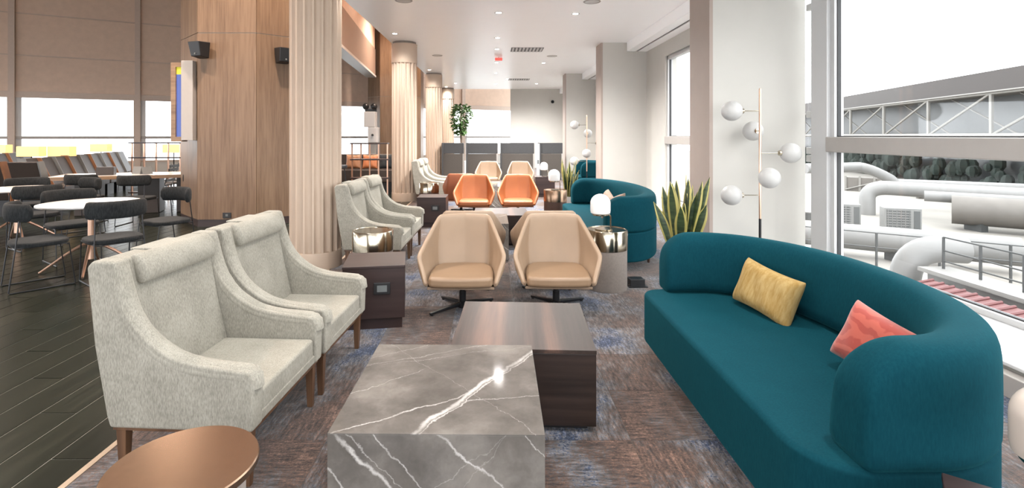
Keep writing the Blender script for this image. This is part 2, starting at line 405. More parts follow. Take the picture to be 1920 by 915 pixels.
def struct(name, mb, mat, bev=0, smooth=False):
    return tag(obj(name, mb, mat, None, smooth, bev), kind='structure')
KIDS = {}
def kids_of(o):
    return [c for c in COL.objects if c.parent == o]
def dup(root, loc, rz=0, label=None, group=None, skip=(), scale=None):
    def cp(o, par):
        c = o.copy(); COL.objects.link(c)
        if par: c.parent = par
        for ch in kids_of(o):
            if ch.name.split('.')[0] in skip: continue
            cp(ch, c)
        return c
    r = cp(root, None); r.location = loc; r.rotation_euler = (0, 0, rz)
    if scale: r.scale = scale
    if label: r['label'] = label
    if group: r['group'] = group
    return r
def T(x, y, z, rz=0, rx=0, ry=0):
    return Matrix.Translation((x, y, z)) @ Matrix.Rotation(rz, 4, 'Z') @ Matrix.Rotation(ry, 4, 'Y') @ Matrix.Rotation(rx, 4, 'X')
def B(x0, x1, y0, y1, z0, z1): return MB().box(x0, x1, y0, y1, z0, z1)

# ================================================================== SETTING
CH = 3.65     # lounge ceiling height
EX = -1.85    # edge of the carpet
floor = struct('floor', B(-21, 3.62, -3, 32, -0.25, -0.003), 'grout')
# carpet tiles, one object each as far as they can be told apart
n = 0
tile_me = MB().box(-.249, .249, -.249, .249, -.012, 0).mesh('carpet_tile'); tile_me.materials.append(M['carpet'])
for i in range(10):
    for j in range(30):
        x = EX + .03 + .25 + i * .5; y = -1.2 + j * .5
        if x > 3.2 or n >= 290: continue
        if x + .25 < -0.951 * max(y + .25, 0): continue
        o = D.objects.new('carpet_tile', tile_me); COL.objects.link(o); o.parent = floor; o.location = (x, y, 0); n += 1
far = MB()
for j in range(20):
    for i in range(10): x = EX + .28 + i * .5; y = -1.2 + (30 + j) * .5; far.box(x - .249, x + .249, y - .249, y + .249, -.012, 0)
for j in range(6):
    for i in range(10):
        x = EX + .28 + i * .5; y = -1.2 + (30 - 24 - j) * .5
        if x + .25 < -0.951 * max(y + .25, 0) and x < 3.2: far.box(x - .249, x + .249, y - .249, y + .249, -.012, 0)
tag(obj('carpet_field', far, 'carpet', floor), kind='stuff')
obj('edge_strip', B(EX, EX + .03, -3, 30, -.012, .003), 'trimstrip', floor)
# timber look planks
pl_me = MB().box(-.0955, .0955, -.5965, .5965, -.012, 0).mesh('floor_plank'); pl_me.materials.append(M['plank'])
pc = []; rest = MB()
for i in range(95):
    x = EX - .1 - i * .2
    for j in range(-3, 24):
        y = .6 + j * 1.2 + ((i * 5) % 3) * .4
        if y > 27.8 + .55 * x + .6 or y < -2.4: continue
        vis = abs(x) < .97 * (y + .6) and y > 1.2
        pc.append((0 if vis else 1, y * y + x * x * .15, x, y))
pc.sort()
for q, (a, b, x, y) in enumerate(pc):
    if q < 290:
        o = D.objects.new('floor_plank', pl_me); COL.objects.link(o); o.parent = floor; o.location = (x, y, 0)
    else: rest.box(x - .0965, x + .0965, y - .597, y + .597, -.012, 0)
tag(obj('distant_planking', rest, 'plank', floor), kind='stuff')

struct('ceiling', B(-2.36, 3.12, -3, 24, CH, CH + .12), 'ceiling')
struct('ceiling_hall', B(-21, 3.7, -3, 31, 7.0, 7.15), 'taupe')
tag(D.objects['ceiling_hall'], kind='structure')
D.objects['ceiling_hall'].name = 'trim_1'
struct('trim_2', B(-2.37, -2.30, -3, 24, CH + .12, 7.0), 'taupe')       # bulkhead above the lounge edge
wb = MB().box(-21, 3.8, -3.2, -3.0, 0, .5).box(-21, 3.8, -3.2, -3.0, 3.2, 7)
for q in range(9): wb.box(-21 + 3.05 * q, -20.8 + 3.05 * q, -3.2, -3.0, .5, 3.2)  # openings added behind the camera so daylight fills the room from there
struct('wall_back', wb, 'plaster')
struct('wall_far', B(.82, 3.8, 24.0, 24.2, 0, 7), 'plaster')
# peach beam between the timber pillars
def slant_beam(x0, y0, x1, y1, z0, z1, th):
    d = Vector((x1 - x0, y1 - y0, 0)); L = d.length; a = math.atan2(d.y, d.x)
    return MB().box(0, L, 0, th, z0, z1, T(x0, y0, 0, a))
struct('trim_3', slant_beam(-3.75, 9.3, -5.05, 22.3, 4.07, 5.2, .35), 'beam')
struct('trim_4', slant_beam(-3.72, 9.3, -5.02, 22.3, 3.99, 4.07, .42), 'whiteframe')
struct('trim_5', slant_beam(-3.78, 9.3, -5.08, 22.3, 5.2, 7.0, .3), 'taupe')

# right-hand wall: sill, pillars, windows
sill = MB().box(3.62, 3.8, -3, 24, -.2, .17)
struct('wall_right', sill, 'plaster')
for k, (a, b) in enumerate([(-3, 5.98), (6.62, 11.98), (12.62, 17.98), (18.62, 24)]):
    struct('baseboard_right', B(2.94, 3.62, a, b, 0, .13), 'alu', bev=.006)
    struct('trim_%d' % (6 + 3 * k), B(3.02, 3.62, a, b, .13, .155), 'plaster')
    o = struct('trim_%d' % (7 + 3 * k), B(2.99, 3.66, a, b, .155, .18), 'whiteframe', bev=.008)
    # pelmet with the dark blind slot behind it
    o = struct('trim_%d' % (8 + 3 * k), B(3.10, 3.30, a, b, 3.44, CH + .1), 'ceiling', bev=.006)
    obj('blind_slot', B(3.30, 3.35, a, b, 3.46, CH + .05), 'gasket', o)
    obj('soffit', B(3.35, 3.8, a, b, 3.44, CH + .05), 'ceiling', o)
def pillar(idx, y):
    o = struct('wall_pillar_%d' % idx, B(2.55, 3.62, y, y + .6, 0, CH + .1), 'plaster')
    obj('side_face', B(2.51, 2.55, y, y + .6, 0, CH), 'pink_side', o)  # room-side face of the pillar in a darker, pinker tone
    return o
pillar(1, 6.0); pillar(2, 12.0); pillar(3, 18.0)
for k, y in enumerate((10.7, 16.7, 22.7)):
    struct('wall_return_%d' % (k + 1), B(3.56, 3.8, y, y + 1.3, .17, 3.46), 'plaster')
for q, (a, b) in enumerate([(-3, 5.52), (6.62, 10.7), (12.62, 16.7), (18.62, 22.7)]): struct('trim_%d' % (30 + q), B(3.56, 3.8, a, b, 3.14, 3.46), 'plaster')
WN = [0]
def side_window(y0, y1, mull=()):
    WN[0] += 1
    f = MB()
    f.box(3.60, 3.70, y0, y1, .18, .225); f.box(3.60, 3.70, y0, y1, 3.06, 3.14)
    f.box(3.60, 3.70, y0, y0 + .06, .18, 3.14); f.box(3.60, 3.70, y1 - .06, y1, .18, 3.14)
    wn = struct('window_%d' % WN[0], f, 'whiteframe', bev=.004)
    obj('transom', B(3.54, 3.72, y0, y1, 1.325, 1.485), 'alu', wn, bev=.012)
    ys = [y0 + .06] + list(mull) + [y1 - .06]
    for q in range(len(ys) - 1):
        for z0, z1 in ((.225, 1.325), (1.485, 3.06)):
            a, b = ys[q] + (.03 if q else 0), ys[q + 1] - (.03 if q < len(ys) - 2 else 0)
            obj('pane', B(3.648, 3.656, a, b, z0, z1), 'glass', wn)
            g = MB().box(3.63, 3.665, a - .004, a + .012, z0, z1).box(3.63, 3.665, b - .012, b + .004, z0, z1)
            g.box(3.63, 3.665, a, b, z0 - .002, z0 + .01)
            obj('gasket', g, 'gasket', wn)
    for mY in mull: obj('mullion', B(3.58, 3.72, mY - .035, mY + .035, .18, 3.1), 'whiteframe', wn)
    return wn
w1 = side_window(-2.9, 5.52, (1.0,))
fr = MB().box(3.56, 3.74, 5.52, 5.80, .18, 3.44); obj('wide_stile', fr, 'whiteframe', w1, bev=.01)
obj('slot_pane', B(3.65, 3.656, 5.80, 6.0, .18, 3.44), 'glass', w1)
for z in (2.96, 1.74, 1.33, 1.24):
    obj('hinge', B(3.585, 3.64, 5.84, 5.93, z - .04, z + .035), 'vent', w1, bev=.006)
side_window(6.62, 10.7); side_window(12.62, 16.7); side_window(18.62, 22.7)
for w_ in [o for o in list(COL.objects) if o.name.startswith('window_') and o.name != 'window_1']:
    pass

# hall: slanting window wall at the back left
ANG = math.atan(.55); ox, oy = -20.6, 27.825 - .55 * 20.6
def wl(s, n_, z): # along, inward, up
    return (ox + s * cos(ANG) + n_ * sin(ANG), oy + s * sin(ANG) - n_ * cos(ANG), z)
WM = Matrix.Translation((ox, oy, 0)) @ Matrix.Rotation(ANG, 4, 'Z')   # local x along, -y inward
def sx(X): return (X + 20.6) / cos(ANG)
LEN = sx(3.7)
wlft = struct('wall_left', MB().box(0, LEN, 0, .25, -.2, .45, WM), 'plaster')
mulls = [sx(x) for x in (-20.35, -17.1, -13.85, -10.6, -7.35, -4.1, -1.55, 2.0)]
for k in range(len(mulls) - 1):
    a, b = mulls[k] + .09, mulls[k + 1] - .09
    WN[0] += 1
    f = MB().box(a, b, -.02, .12, .45, .52, WM).box(a, b, -.04, .14, 2.86, 3.08, WM)
    f.box(b - .05, b, 0, .12, .45, 2.9, WM)
    wn = struct('window_%d' % WN[0], f, 'mullion')
    obj('transom', MB().box(a, b, -.03, .10, 1.37, 1.47, WM), 'alu', wn)
    obj('thin_frame', MB().box(a, a + .16, .02, .08, .52, 2.86, WM), 'whiteframe', wn)
    obj('pane', MB().box(a, b, .04, .05, .52, 1.37, WM), 'glass', wn)
    obj('pane', MB().box(a, b, .04, .05, 1.47, 2.86, WM), 'glass', wn)
    for z0, z1 in ((3.08, 4.36), (4.40, 5.86), (5.90, 7.0)):
        obj('blind_panel', MB().box(a, b, 0, .05, z0, z1, WM), 'taupe', wn, bev=.01)
    obj('blind_backing', MB().box(a, b, .05, .2, 3.08, 7.0, WM), 'taupe', wn)
    for z in (4.38, 5.88):
        obj('blind_seam', MB().box(a, b, -.012, .05, z - .02, z + .02, WM), 'mullion', wn)
for k, s_ in enumerate(mulls):
    struct('trim_%d' % (20 + k), MB().box(s_ - .09, s_ + .09, -.10, .22, 0, 7, WM), 'mullion')
# far-left end of the hall, unseen; window openings added for more daylight
we = MB().box(-20.9, -20.6, -3, 16.6, 0, .45).box(-20.9, -20.6, -3, 16.6, 3.1, 7)
for y in (-3, 1, 5, 9, 13, 16.4): we.box(-20.9, -20.6, y, y + .2, .45, 3.1)
struct('wall_hall_end', we, 'taupe')

# fluted columns
def column_mesh(fl=18, st=14):
    mb = MB(); Rr = .2875; seg = fl * st; vs = []
    for z in (.18, 3.17):
        for k in range(seg):
            ph = (k % st) / st
            dq = 0 if ph < .26 else .036 * sqrt(max(0, 1 - ((ph - .63) / .37) ** 2))
            a = 2 * pi * (k + .5) / seg
            vs.append(((Rr - dq) * cos(a), (Rr - dq) * sin(a), z))
    fs = [(k, (k + 1) % seg, seg + (k + 1) % seg, seg + k) for k in range(seg)]
    mb.add(vs, fs); return mb
c0 = thing('fluted_column', 'nearest fluted round column, between the oatmeal armchairs and the timber pillar', 'column', (-2.05, 6, 0), 0, 'fluted columns along the carpet edge')
obj('shaft', column_mesh(), 'column', c0, smooth=True, angle=28)
obj('plinth', MB().lathe([(.292, 0), (.292, .17), (.287, .19), (.25, .19)], 48), 'column', c0, smooth=True)
obj('capital', MB().lathe([(.25, 3.16), (.29, 3.16), (.295, 3.18), (.295, 3.60), (.27, 3.60)], 48), 'column', c0, smooth=True)
obj('cap_ring', MB().lathe([(.27, 3.595), (.27, CH + .1)], 48), 'colcap', c0, smooth=True)
dup(c0, (-2.05, 12, 0), 0, 'second fluted round column, just behind the middle pair of armchairs')
dup(c0, (-2.05, 18, 0), 0, 'third fluted round column, beside the farthest armchairs')
dup(c0, (-2.05, 23.6, 0), 0, 'farthest fluted round column, next to the grey screens')

# octagonal timber pillars
def octpillar(cx, cy, s, label):
    a = s / 2; b = a + s * .7071
    pts = [(-a, -b), (a, -b), (b, -a), (b, a), (a, b), (-a, b), (-b, a), (-b, -a)]
    t = thing('timber_pillar', label, 'pillar', (cx, cy, 0), 0, 'octagonal timber-clad pillars')
    obj('core', MB().prism([(x * .985, y * .985) for x, y in pts], .10, 7.0), 'plaster', t)
    for k in range(8):
        p, q = Vector((*pts[k], 0)), Vector((*pts[(k + 1) % 8], 0)); d = q - p; L = d.length; an = math.atan2(d.y, d.x)
        for z0, z1 in ((.12, 3.18), (3.19, 7.0)):
            obj('veneer_panel', MB().box(.004, L - .004, 0, .02, z0, z1, T(p.x, p.y, 0, an)), 'pillarwood', t)
    obj('skirting', MB().prism([(x * .995, y * .995) for x, y in pts], 0, .118), 'cubewood', t)
    return t
p1 = octpillar(-4.365, 9.67, .97, 'large octagonal timber-clad pillar with two black speakers, left of the nearest fluted column')
octpillar(-4.365, 23.45, .97, 'distant octagonal timber pillar glimpsed left of the second fluted column')

# black speakers, outlet and display on the near pillar
def speaker(loc, rz, label):
    t = thing('wall_speaker', label, 'speaker', loc, rz, 'black speakers on the timber pillar')
    obj('cabinet', MB().add([(-.13, 0, .13), (.13, 0, .13), (.115, -.22, .12), (-.115, -.22, .12), (-.10, 0, -.13), (.10, 0, -.13), (.10, -.17, -.11), (-.10, -.17, -.11)],
        [(0, 1, 2, 3), (4, 7, 6, 5), (0, 3, 7, 4), (1, 5, 6, 2), (3, 2, 6, 7), (0, 4, 5, 1)]), 'black', t, bev=.012)
    obj('mount', B(-.03, .03, 0, .06, -.03, .03), 'blackmetal', t)
    obj('badge', MB().lathe([(0.001, 0), (.014, 0), (.014, .004), (.001, .004)], 12, T(.0, -.183, -.07, 0, R(80))), 'outlet', t)
speaker((-4.70, 8.44, 2.88), R(-18), 'angular black speaker high on the front face of the timber pillar')
speaker((-3.575, 8.765, 2.84), R(45), 'black speaker on the right chamfer of the timber pillar, beside the fluted column')
t = thing('pillar_socket', 'small black socket plate low on the timber pillar', 'socket', (-4.36, 8.50, .19))
obj('plate', B(-.07, .07, -.014, 0, -.045, .045), 'black', t, bev=.004); obj('outlet', B(-.02, .02, -.018, -.012, -.015, .02), 'outlet', t)
t = thing('wall_display', 'tall flight display screen seen edge-on at the left side of the timber pillar', 'screen', (-5.02, 8.5, 1.42))
obj('casing', B(-.05, .14, -.08, .10, .0, 1.30), 'alu', t, bev=.006)
fm = MB().box(-.235, -.05, -.05, .10, -.02, .06).box(-.235, -.05, -.05, .10, 1.20, 1.27).box(-.235, -.16, -.05, .10, .06, 1.20)
obj('frame', fm, 'oak', t)
obj('screen', B(-.16, -.052, -.02, .09, .06, 1.08), 'blue_display', t); obj('header_bar', B(-.16, -.052, -.02, .09, 1.08, 1.20), 'yellow_display', t)

# ------------------------------------------------------------------ ceiling fittings
def ceil(px, py):   # layout helper: where on the ceiling a fitting sits
    y = 2.15 * 971 / (254 - py); return ((px - 924) * y / 971, y)
dl0 = None
def downlight(x, y, z, label, watts=DOWN_W, col=(1, .97, .94), first=[None], grp='recessed ceiling downlights', sz=1.0):
    if first[0] is None:
        t = thing('downlight', label, 'light', (x, y, z), 0, grp)
        obj('trim_ring', MB().lathe([(.045, .0), (.062, -.006), (.075, -.004), (.075, .002), (.05, .002)], 24, cap=False), 'whiteframe', t, smooth=True)
        obj('lens', MB().lathe([(.001, -.003), (.045, -.003), (.045, .001), (.001, .001)], 20), 'lens', t)
        first[0] = t
    else: t = dup(first[0], (x, y, z), 0, label, grp)
    if sz != 1: t.scale = (sz, sz, 1)
    l = D.lights.new('downlight_beam', 'SPOT'); l.energy = watts; l.color = col; l.spot_size = R(155); l.spot_blend = 1.0
    l.shadow_soft_size = .06
    lo = D.objects.new('downlight_beam', l); COL.objects.link(lo); lo.parent = t; lo.location = (0, 0, -.03)
    return t
pts = [(-.40, 1.2, 'behind the marble coffee table, out at the front edge of the ceiling'), (1.6, 1.6, 'above the near end of the teal sofa'), (-1.8, 2.6, 'above the nearest oatmeal armchair'), (.9, 3.6, 'above the dark coffee table'), (-1.7, 6.0, 'above the drum table by the nearest column')]
for x, y, s_ in pts: downlight(x, y, CH, 'recessed downlight %s' % s_)
names = ['nearest lit downlight in the middle row', 'lit downlight nearest the right pelmet, level with the middle row front', 'downlight just left of the ceiling near the second column', 'second lit downlight of the middle row', 'third lit downlight of the middle row',
  'fourth downlight of the middle row, just behind the red sign', 'lone downlight right of the air grille', 'downlight beside the third column', 'downlight left of the small far grille', 'downlight between the far grille and third column', 'downlight by the farthest column',
  'fifth downlight of the middle row', 'last downlight of the middle row', 'far downlight toward the right pillar']
for (px, py), nm in zip([(935, 24), (1079, 26), (740, 63), (933, 71), (932, 92), (931, 117), (1019, 118), (805, 131), (951, 148), (854, 156), (837, 163), (930, 137), (930, 157), (1006, 157)], names):
    x, y = ceil(px, py); downlight(x, min(y, 23.3), CH, nm, DOWN_W * (6.2 if x > -1.2 else 1.0))
for k, (px, py, nm) in enumerate([(1110, 3, 'right of the nearest downlights'), (757, 1, 'at the near left of the ceiling'), (820, 104, 'near the third column'), (1035, 105, 'right of the air grille')]):
    x, y = ceil(px, py)
    t = thing('ceiling_speaker', 'flat round ceiling speaker grille %s' % nm, 'speaker', (x, y, CH), 0, 'round ceiling speakers')
    obj('rim', MB().lathe([(.11, .001), (.13, -.008), (.14, -.004), (.14, .001)], 28, cap=False), 'alu', t, smooth=True)
    obj('mesh_disc', MB().lathe([(.001, -.005), (.112, -.005), (.112, .001), (.001, .001)], 28), 'vent', t)
for (px, py, w_, h_, nm) in [(988, 93, .80, .62, 'large air grille in the ceiling behind the third middle downlight'), (973, 149, .80, .55, 'small far air grille in the ceiling above the screens')]:
    x, y = ceil(px, py)
    t = thing('ceiling_grille', nm, 'vent', (x, y, CH))
    obj('backing', B(-w_ / 2, w_ / 2, -h_ / 2, h_ / 2, -.004, 0), 'grille', t)
    for q in range(9):
        xx = -w_ / 2 + .05 + q * (w_ - .1) / 8
        obj('louvre', B(xx - .022, xx + .022, -h_ / 2 + .02, h_ / 2 - .02, -.016, -.004), 'vent', t)
x, y = ceil(935, 107)
t = thing('exit_light', 'small red sign hanging from the ceiling in the middle row of downlights', 'sign', (x, y, CH))
obj('housing', B(-.10, .10, -.03, .03, -.10, -.02), 'red', t, bev=.01); obj('mount', B(-.015, .015, -.015, .015, -.02, 0), 'whiteframe', t)
t = thing('security_camera', 'small dark security camera high on the far white wall', 'camera', (2.75, 23.95, 3.0))
obj('bracket', B(-.03, .03, -.15, .05, .06, .13), 'whiteframe', t); obj('body', MB().sphere((0, -.14, .05), .075), 'chargrey', t, smooth=True, angle=180)

# assumed warm lamps of the hall ceiling, none in view
for k, (x, y) in enumerate([(-6, 5), (-10, 7), (-8, 13), (-13, 12), (-4.5, 16.5), (-2.8, 6.6), (-3.2, 12.2), (-3.3, 20.5)]):  # the one by the nearest column is added to brighten the pillar's right chamfer
    t = thing('hall_lamp', 'assumed warm lamp in the high hall ceiling, number %s from the camera' % ['one', 'two', 'three', 'four', 'five', 'six', 'seven', 'eight'][k], 'light', (x, y, 7.0), 0, 'recessed hall lamps')
    t['label'] = 'assumed warm lamp in the high hall ceiling, out of view above the tables'
    obj('ring', MB().lathe([(.12, .0), (.15, -.01), (.16, 0)], 24, cap=False), 'whiteframe', t)
    obj('lens', MB().lathe([(.001, -.004), (.12, -.004), (.12, .0), (.001, .0)], 20), 'lens', t)
    l = D.lights.new('hall_beam', 'SPOT'); l.energy = HALL_W; l.color = (1, .80, .66); l.spot_size = R(140); l.spot_blend = .8; l.shadow_soft_size = .15
    lo = D.objects.new('hall_beam', l); COL.objects.link(lo); lo.parent = t; lo.location = (0, 0, -.05)

# ================================================================== COFFEE TABLES
def marble_table(loc, rz, label):
    t = thing('marble_coffee_table', label, 'table', loc, rz, 'grey marble cube coffee tables')
    m = MB().box(-.384, .384, -.389, .389, .4465, .45)      # top slab, object origin at the table's base so veins run on
    obj('top_slab', m, 'marble', t, bev=.0012, seg=1)
    obj('front_slab', B(-.384, .384, -.389, -.369, .02, .4464), 'marbleside', t, bev=.002, seg=2)
    obj('back_slab', B(-.384, .384, .369, .389, .02, .4464), 'marbleside', t, bev=.002, seg=2)
    obj('side_slab', B(-.384, -.364, -.369, .369, .02, .4464), 'marbleside', t, bev=.002, seg=2)
    obj('side_slab', B(.364, .384, -.369, .369, .02, .4464), 'marbleside', t, bev=.002, seg=2)
    obj('plinth', B(-.35, .35, -.35, .35, 0, .02), 'black', t)
    return t
mt = marble_table((-.195, 2.21, 0), R(-.8), 'grey marble cube coffee table with white veins, nearest the camera')
dup(mt, (-.195, 6.55, 0), 0, 'grey marble cube coffee table behind the two cream swivel chairs')
dup(mt, (-.04, 11.05, 0), 0, 'farthest grey marble cube table, seen between the orange swivel chairs')
t = wt = thing('wooden_coffee_table', 'dark veneered square coffee table behind the nearest marble table', 'table', (.172, 3.0, 0), R(-3), 'dark wooden coffee tables')
def dark_top():
    m, tr, b = mat_new('figured_walnut_top')
    v = coords(tr, (1, .04, 1)); a = noise(tr, v, 22, 4, .6); c = noise(tr, v, 4.0, 2)
    mx = nd(tr, 'ShaderNodeMath', operation='MULTIPLY_ADD', i_1=.35); tr.links.new(a, mx.inputs[0]); tr.links.new(c, mx.inputs[2])
    tr.links.new(ramp(tr, mx.outputs[0], [(.46, (.018, .013, .011)), (.62, (.045, .030, .025)), (.78, (.13, .072, .052))]), b.inputs['Base Color'])
    b.inputs['Roughness'].default_value = .42; b.inputs['Specular IOR Level'].default_value = .2; return m
M['topwood'] = dark_top()
obj('top', B(-.372, .372, -.372, .372, .395, .415), 'topwood', t, bev=.002)
obj('body', B(-.370, .370, -.370, .370, .03, .3945), 'darkwood', t, bev=.002)
obj('plinth', B(-.33, .33, -.33, .33, 0, .03), 'black', t)
dup(wt, (.11, 7.40, 0), 0, 'dark wooden coffee table in front of the orange swivel chairs')
dup(wt, (.25, 11.95, 0), 0, 'farthest dark wooden coffee table, beyond the orange swivel chairs')

# cube side tables with a power socket
t = cube = thing('cube_side_table', 'dark plum cube side table with socket, between the nearest armchairs and drum table', 'side table', (-.955, 4.23, 0), R(9), 'dark cube side tables')
obj('body', B(-.235, .235, -.24, .24, .085, .485), 'cubewood', t, bev=.003)
obj('top', B(-.238, .238, -.243, .243, .472, .492), 'cubewood', t, bev=.003)
obj('plinth', B(-.205, .215, -.215, .215, 0, .085), 'cubewood', t)
so = obj('socket', B(.0, .125, -.256, -.24, .275, .365), 'black', t, bev=.004)
obj('outlet', B(.025, .10, -.259, -.252, .295, .345), 'outlet', so)
dup(cube, (-1.0, 8.66, 0), 0, 'dark cube side table with socket, beyond the middle pair of armchairs')
dup(cube, (1.27, 12.8, 0), 0, 'far dark cube side table carrying a dome lamp, in front of the grey screens', skip=('socket',))
dup(cube, (1.383, 1.213, 0), R(-37.7), 'dark cube side table corner at the bottom right, against the near end of the sofa', skip=('socket',))

# drum side tables
def drum(loc, label, metal, base):
    t = thing('drum_side_table', label, 'side table', loc, 0, 'drum side tables with metal tops')
    obj('metal_band', MB().lathe([(.19, .39), (.197, .39), (.197, .572), (.192, .58), (.183, .58), (.181, .574), (.001, .572)], 64), metal, t, smooth=True)
    obj('drum_base', MB().lathe([(.001, .0), (.188, .0), (.193, .01), (.193, .39), (.001, .39)], 64), base, t, smooth=True)
    return t
def drum_flat(loc, label):
    t = thing('drum_side_table', label, 'side table', loc, 0, 'drum side tables with metal tops')
    obj('metal_top', MB().lathe([(.17, .555), (.192, .555), (.196, .56), (.196, .576), (.193, .58), (.001, .58)], 72), 'copper', t, smooth=True)
    obj('drum_base', MB().lathe([(.001, .0), (.155, .0), (.16, .01), (.16, .557), (.001, .557)], 64), 'felt', t, smooth=True)
    return t
drum_flat((-.868, 1.45, 0), 'round copper-topped drum table at the bottom left, beside the nearest armchair')
drum((-1.17, 5.05, 0), 'drum table with mirror brass band between the dark cube and the middle armchairs', 'brass', 'felt')
drum((1.125, 5.10, 0), 'beige drum table with mirror brass band and dome lamp, right of the cream swivel chairs', 'brass', 'felt')
drum((-1.25, 10.15, 0), 'brass-banded drum table beside the farthest armchairs', 'brass', 'legdark')
drum((1.06, 8.78, 0), 'copper-banded dark drum table with dome lamp at the far end of the second teal sofa', 'copper', 'legdark')

# dome lamps
def dome_lamp(loc, rz, label, glass='dome'):
    t = thing('dome_table_lamp', label, 'lamp', loc, rz, 'opal dome table lamps')
    obj('base_plate', MB().lathe([(.001, 0), (.085, 0), (.087, .004), (.087, .012), (.001, .012)], 36, T(.03, 0, 0)), 'brass', t, smooth=True)
    obj('stem', MB().tube([(.10, 0, .01), (.10, 0, .125), (.094, 0, .14), (.08, 0, .148), (.02, 0, .150)], .007, 10), 'brass', t, smooth=True)
    pr = [(.001, .155), (.07, .155), (.094, .165), (.098, .19), (.098, .26)] + [(.098 * cos(a * pi / 16), .26 + .092 * sin(a * pi / 16)) for a in range(1, 8)] + [(.001, .352)]
    obj('shade', MB().lathe(pr, 40), glass, t, smooth=True)
    obj('collar', MB().lathe([(.001, .142), (.075, .142), (.080, .148), (.080, .156), (.001, .156)], 36), 'brass', t, smooth=True)
    return t
dl = dome_lamp((1.06, 5.10, .573), 0, 'white dome lamp on the beige drum table right of the cream chairs')
dup(dl, (1.04, 8.78, .573), 0, 'white dome lamp on the copper-banded drum at the far end of the second sofa')
dup(dl, (1.26, 12.75, .492), 0, 'farthest white dome lamp, on the dark cube before the grey screens')
dome_lamp((1.475, 1.345, .492), R(-60), 'unlit pinkish dome lamp cut off at the bottom right corner', 'domeoff')

# ================================================================== OATMEAL ARMCHAIRS
def armchair():
    t = thing('wing_armchair', '', 'armchair')
    prof = [(.33, .25), (.337, .46), (.322, .50), (.24, .512), (.08, .532), (-.026, .562), (-.13, .630), (-.21, .725), (-.258, .845), (-.272, .94), (-.30, .962), (-.38, .962), (-.405, .935), (-.37, .60), (-.315, .30), (-.30, .25)]
    def ev(pp, n=4):
        outp = []; L = len(pp)
        for i in range(L):
            a, b, c, d = [Vector((*pp[(i + k) % L], 0)) for k in (-1, 0, 1, 2)]
            if 2 <= i <= 9:
                for q in range(n):
                    u = q / n
                    outp.append(tuple((0.5 * ((2 * b) + (c - a) * u + (2 * a - 5 * b + 4 * c - d) * u * u + (3 * b - a - 3 * c + d) * u ** 3))[:2]))
            else: outp.append(tuple(b[:2]))
        return outp
    pr = ev(prof)
    for s_, nm in ((-1, 'side_panel'), (1, 'side_panel')):
        mb = MB(); y0, y1 = (-.375, -.285) if s_ < 0 else (.285, .375)
        n_ = len(pr)
        mb.add([(x, y0, z) for x, z in pr] + [(x, y1, z) for x, z in pr], [tuple(range(n_)), tuple(reversed(range(n_, 2 * n_)))] + [(i, n_ + i, n_ + (i + 1) % n_, (i + 1) % n_) for i in range(n_)])
        obj(nm, mb, 'chairfab', t, bev=.022, seg=4)
    roll = [(.318, .44), (.316, .475), (.29, .488), (.24, .492), (.15, .498), (.08, .508), (.02, .522), (-.040, .543), (-.09, .573), (-.142, .612), (-.185, .660), (-.225, .72), (-.25, .78), (-.272, .85), (-.287, .91), (-.297, .935)]
    for s_ in (-1, 1):
        obj('arm_roll', MB().tube([(x - .008, s_ * .33, z - .012) for x, z in roll], .0465, 16), 'chairfab', t, smooth=True, angle=60)
    bk = MB(); q = [(-.16, .36), (-.215, .60), (-.275, .90), (-.285, .955), (-.385, .960), (-.398, .935), (-.365, .60), (-.312, .30), (-.17, .30)]
    n_ = len(q); bk.add([(x, -.287, z) for x, z in q] + [(x, .287, z) for x, z in q], [tuple(range(n_)), tuple(reversed(range(n_, 2 * n_)))] + [(i, n_ + i, n_ + (i + 1) % n_, (i + 1) % n_) for i in range(n_)])
    obj('backrest', bk, 'chairfab', t, bev=.012)
    # head roll, its side ends showing as leaf shapes
    hr = MB(); c = []
    for k in range(24):
        a = 2 * pi * k / 24; c.append((-.262 + .046 * cos(a) - .018 * sin(a), .902 + .066 * sin(a)))
    prof_h = []
    for y_, s_ in ((-.262, .86), (-.254, .97), (-.245, 1), (.245, 1), (.254, .97), (.262, .86)):
        prof_h.append([(-.262 + (x + .262) * s_, y_, .902 + (z - .902) * s_) for x, z in c])
    vs = [p for ring in prof_h for p in ring]; fs = []
    for r_ in range(5):
        for k in range(24): fs.append((r_ * 24 + k, r_ * 24 + (k + 1) % 24, (r_ + 1) * 24 + (k + 1) % 24, (r_ + 1) * 24 + k))
    fs += [tuple(reversed(range(24))), tuple(range(120, 144))]
    hd = obj('head_roll', MB().add(vs, fs), 'chairfab', t, smooth=True, angle=60)
    obj('strap', B(-.40, -.27, -.13, .13, .957, .966), 'chairfab', hd, bev=.003)
    obj('seat_cushion', B(-.20, .322, -.281, .281, .285, .392), 'chairfab', t, bev=.018, seg=4)
    obj('front_apron', B(.25, .326, -.287, .287, .255, .300), 'chairfab', t, bev=.008)
    obj('under_frame', B(-.30, .315, -.355, .355, .232, .254), 'legwood', t, bev=.003)
    for x_ in (-.27, .285):
        for y_ in (-.325, .325):
            lg = MB(); a, b = .022, .014
            lg.add([(x_ - b, y_ - b, 0), (x_ + b, y_ - b, 0), (x_ + b, y_ + b, 0), (x_ - b, y_ + b, 0), (x_ - a, y_ - a, .235), (x_ + a, y_ - a, .235), (x_ + a, y_ + a, .235), (x_ - a, y_ + a, .235)],
                   [(0, 3, 2, 1), (4, 5, 6, 7), (0, 1, 5, 4), (1, 2, 6, 5), (2, 3, 7, 6), (3, 0, 4, 7)])
            obj('leg', lg, 'legwood', t, bev=.002)
    return t
ac = armchair()
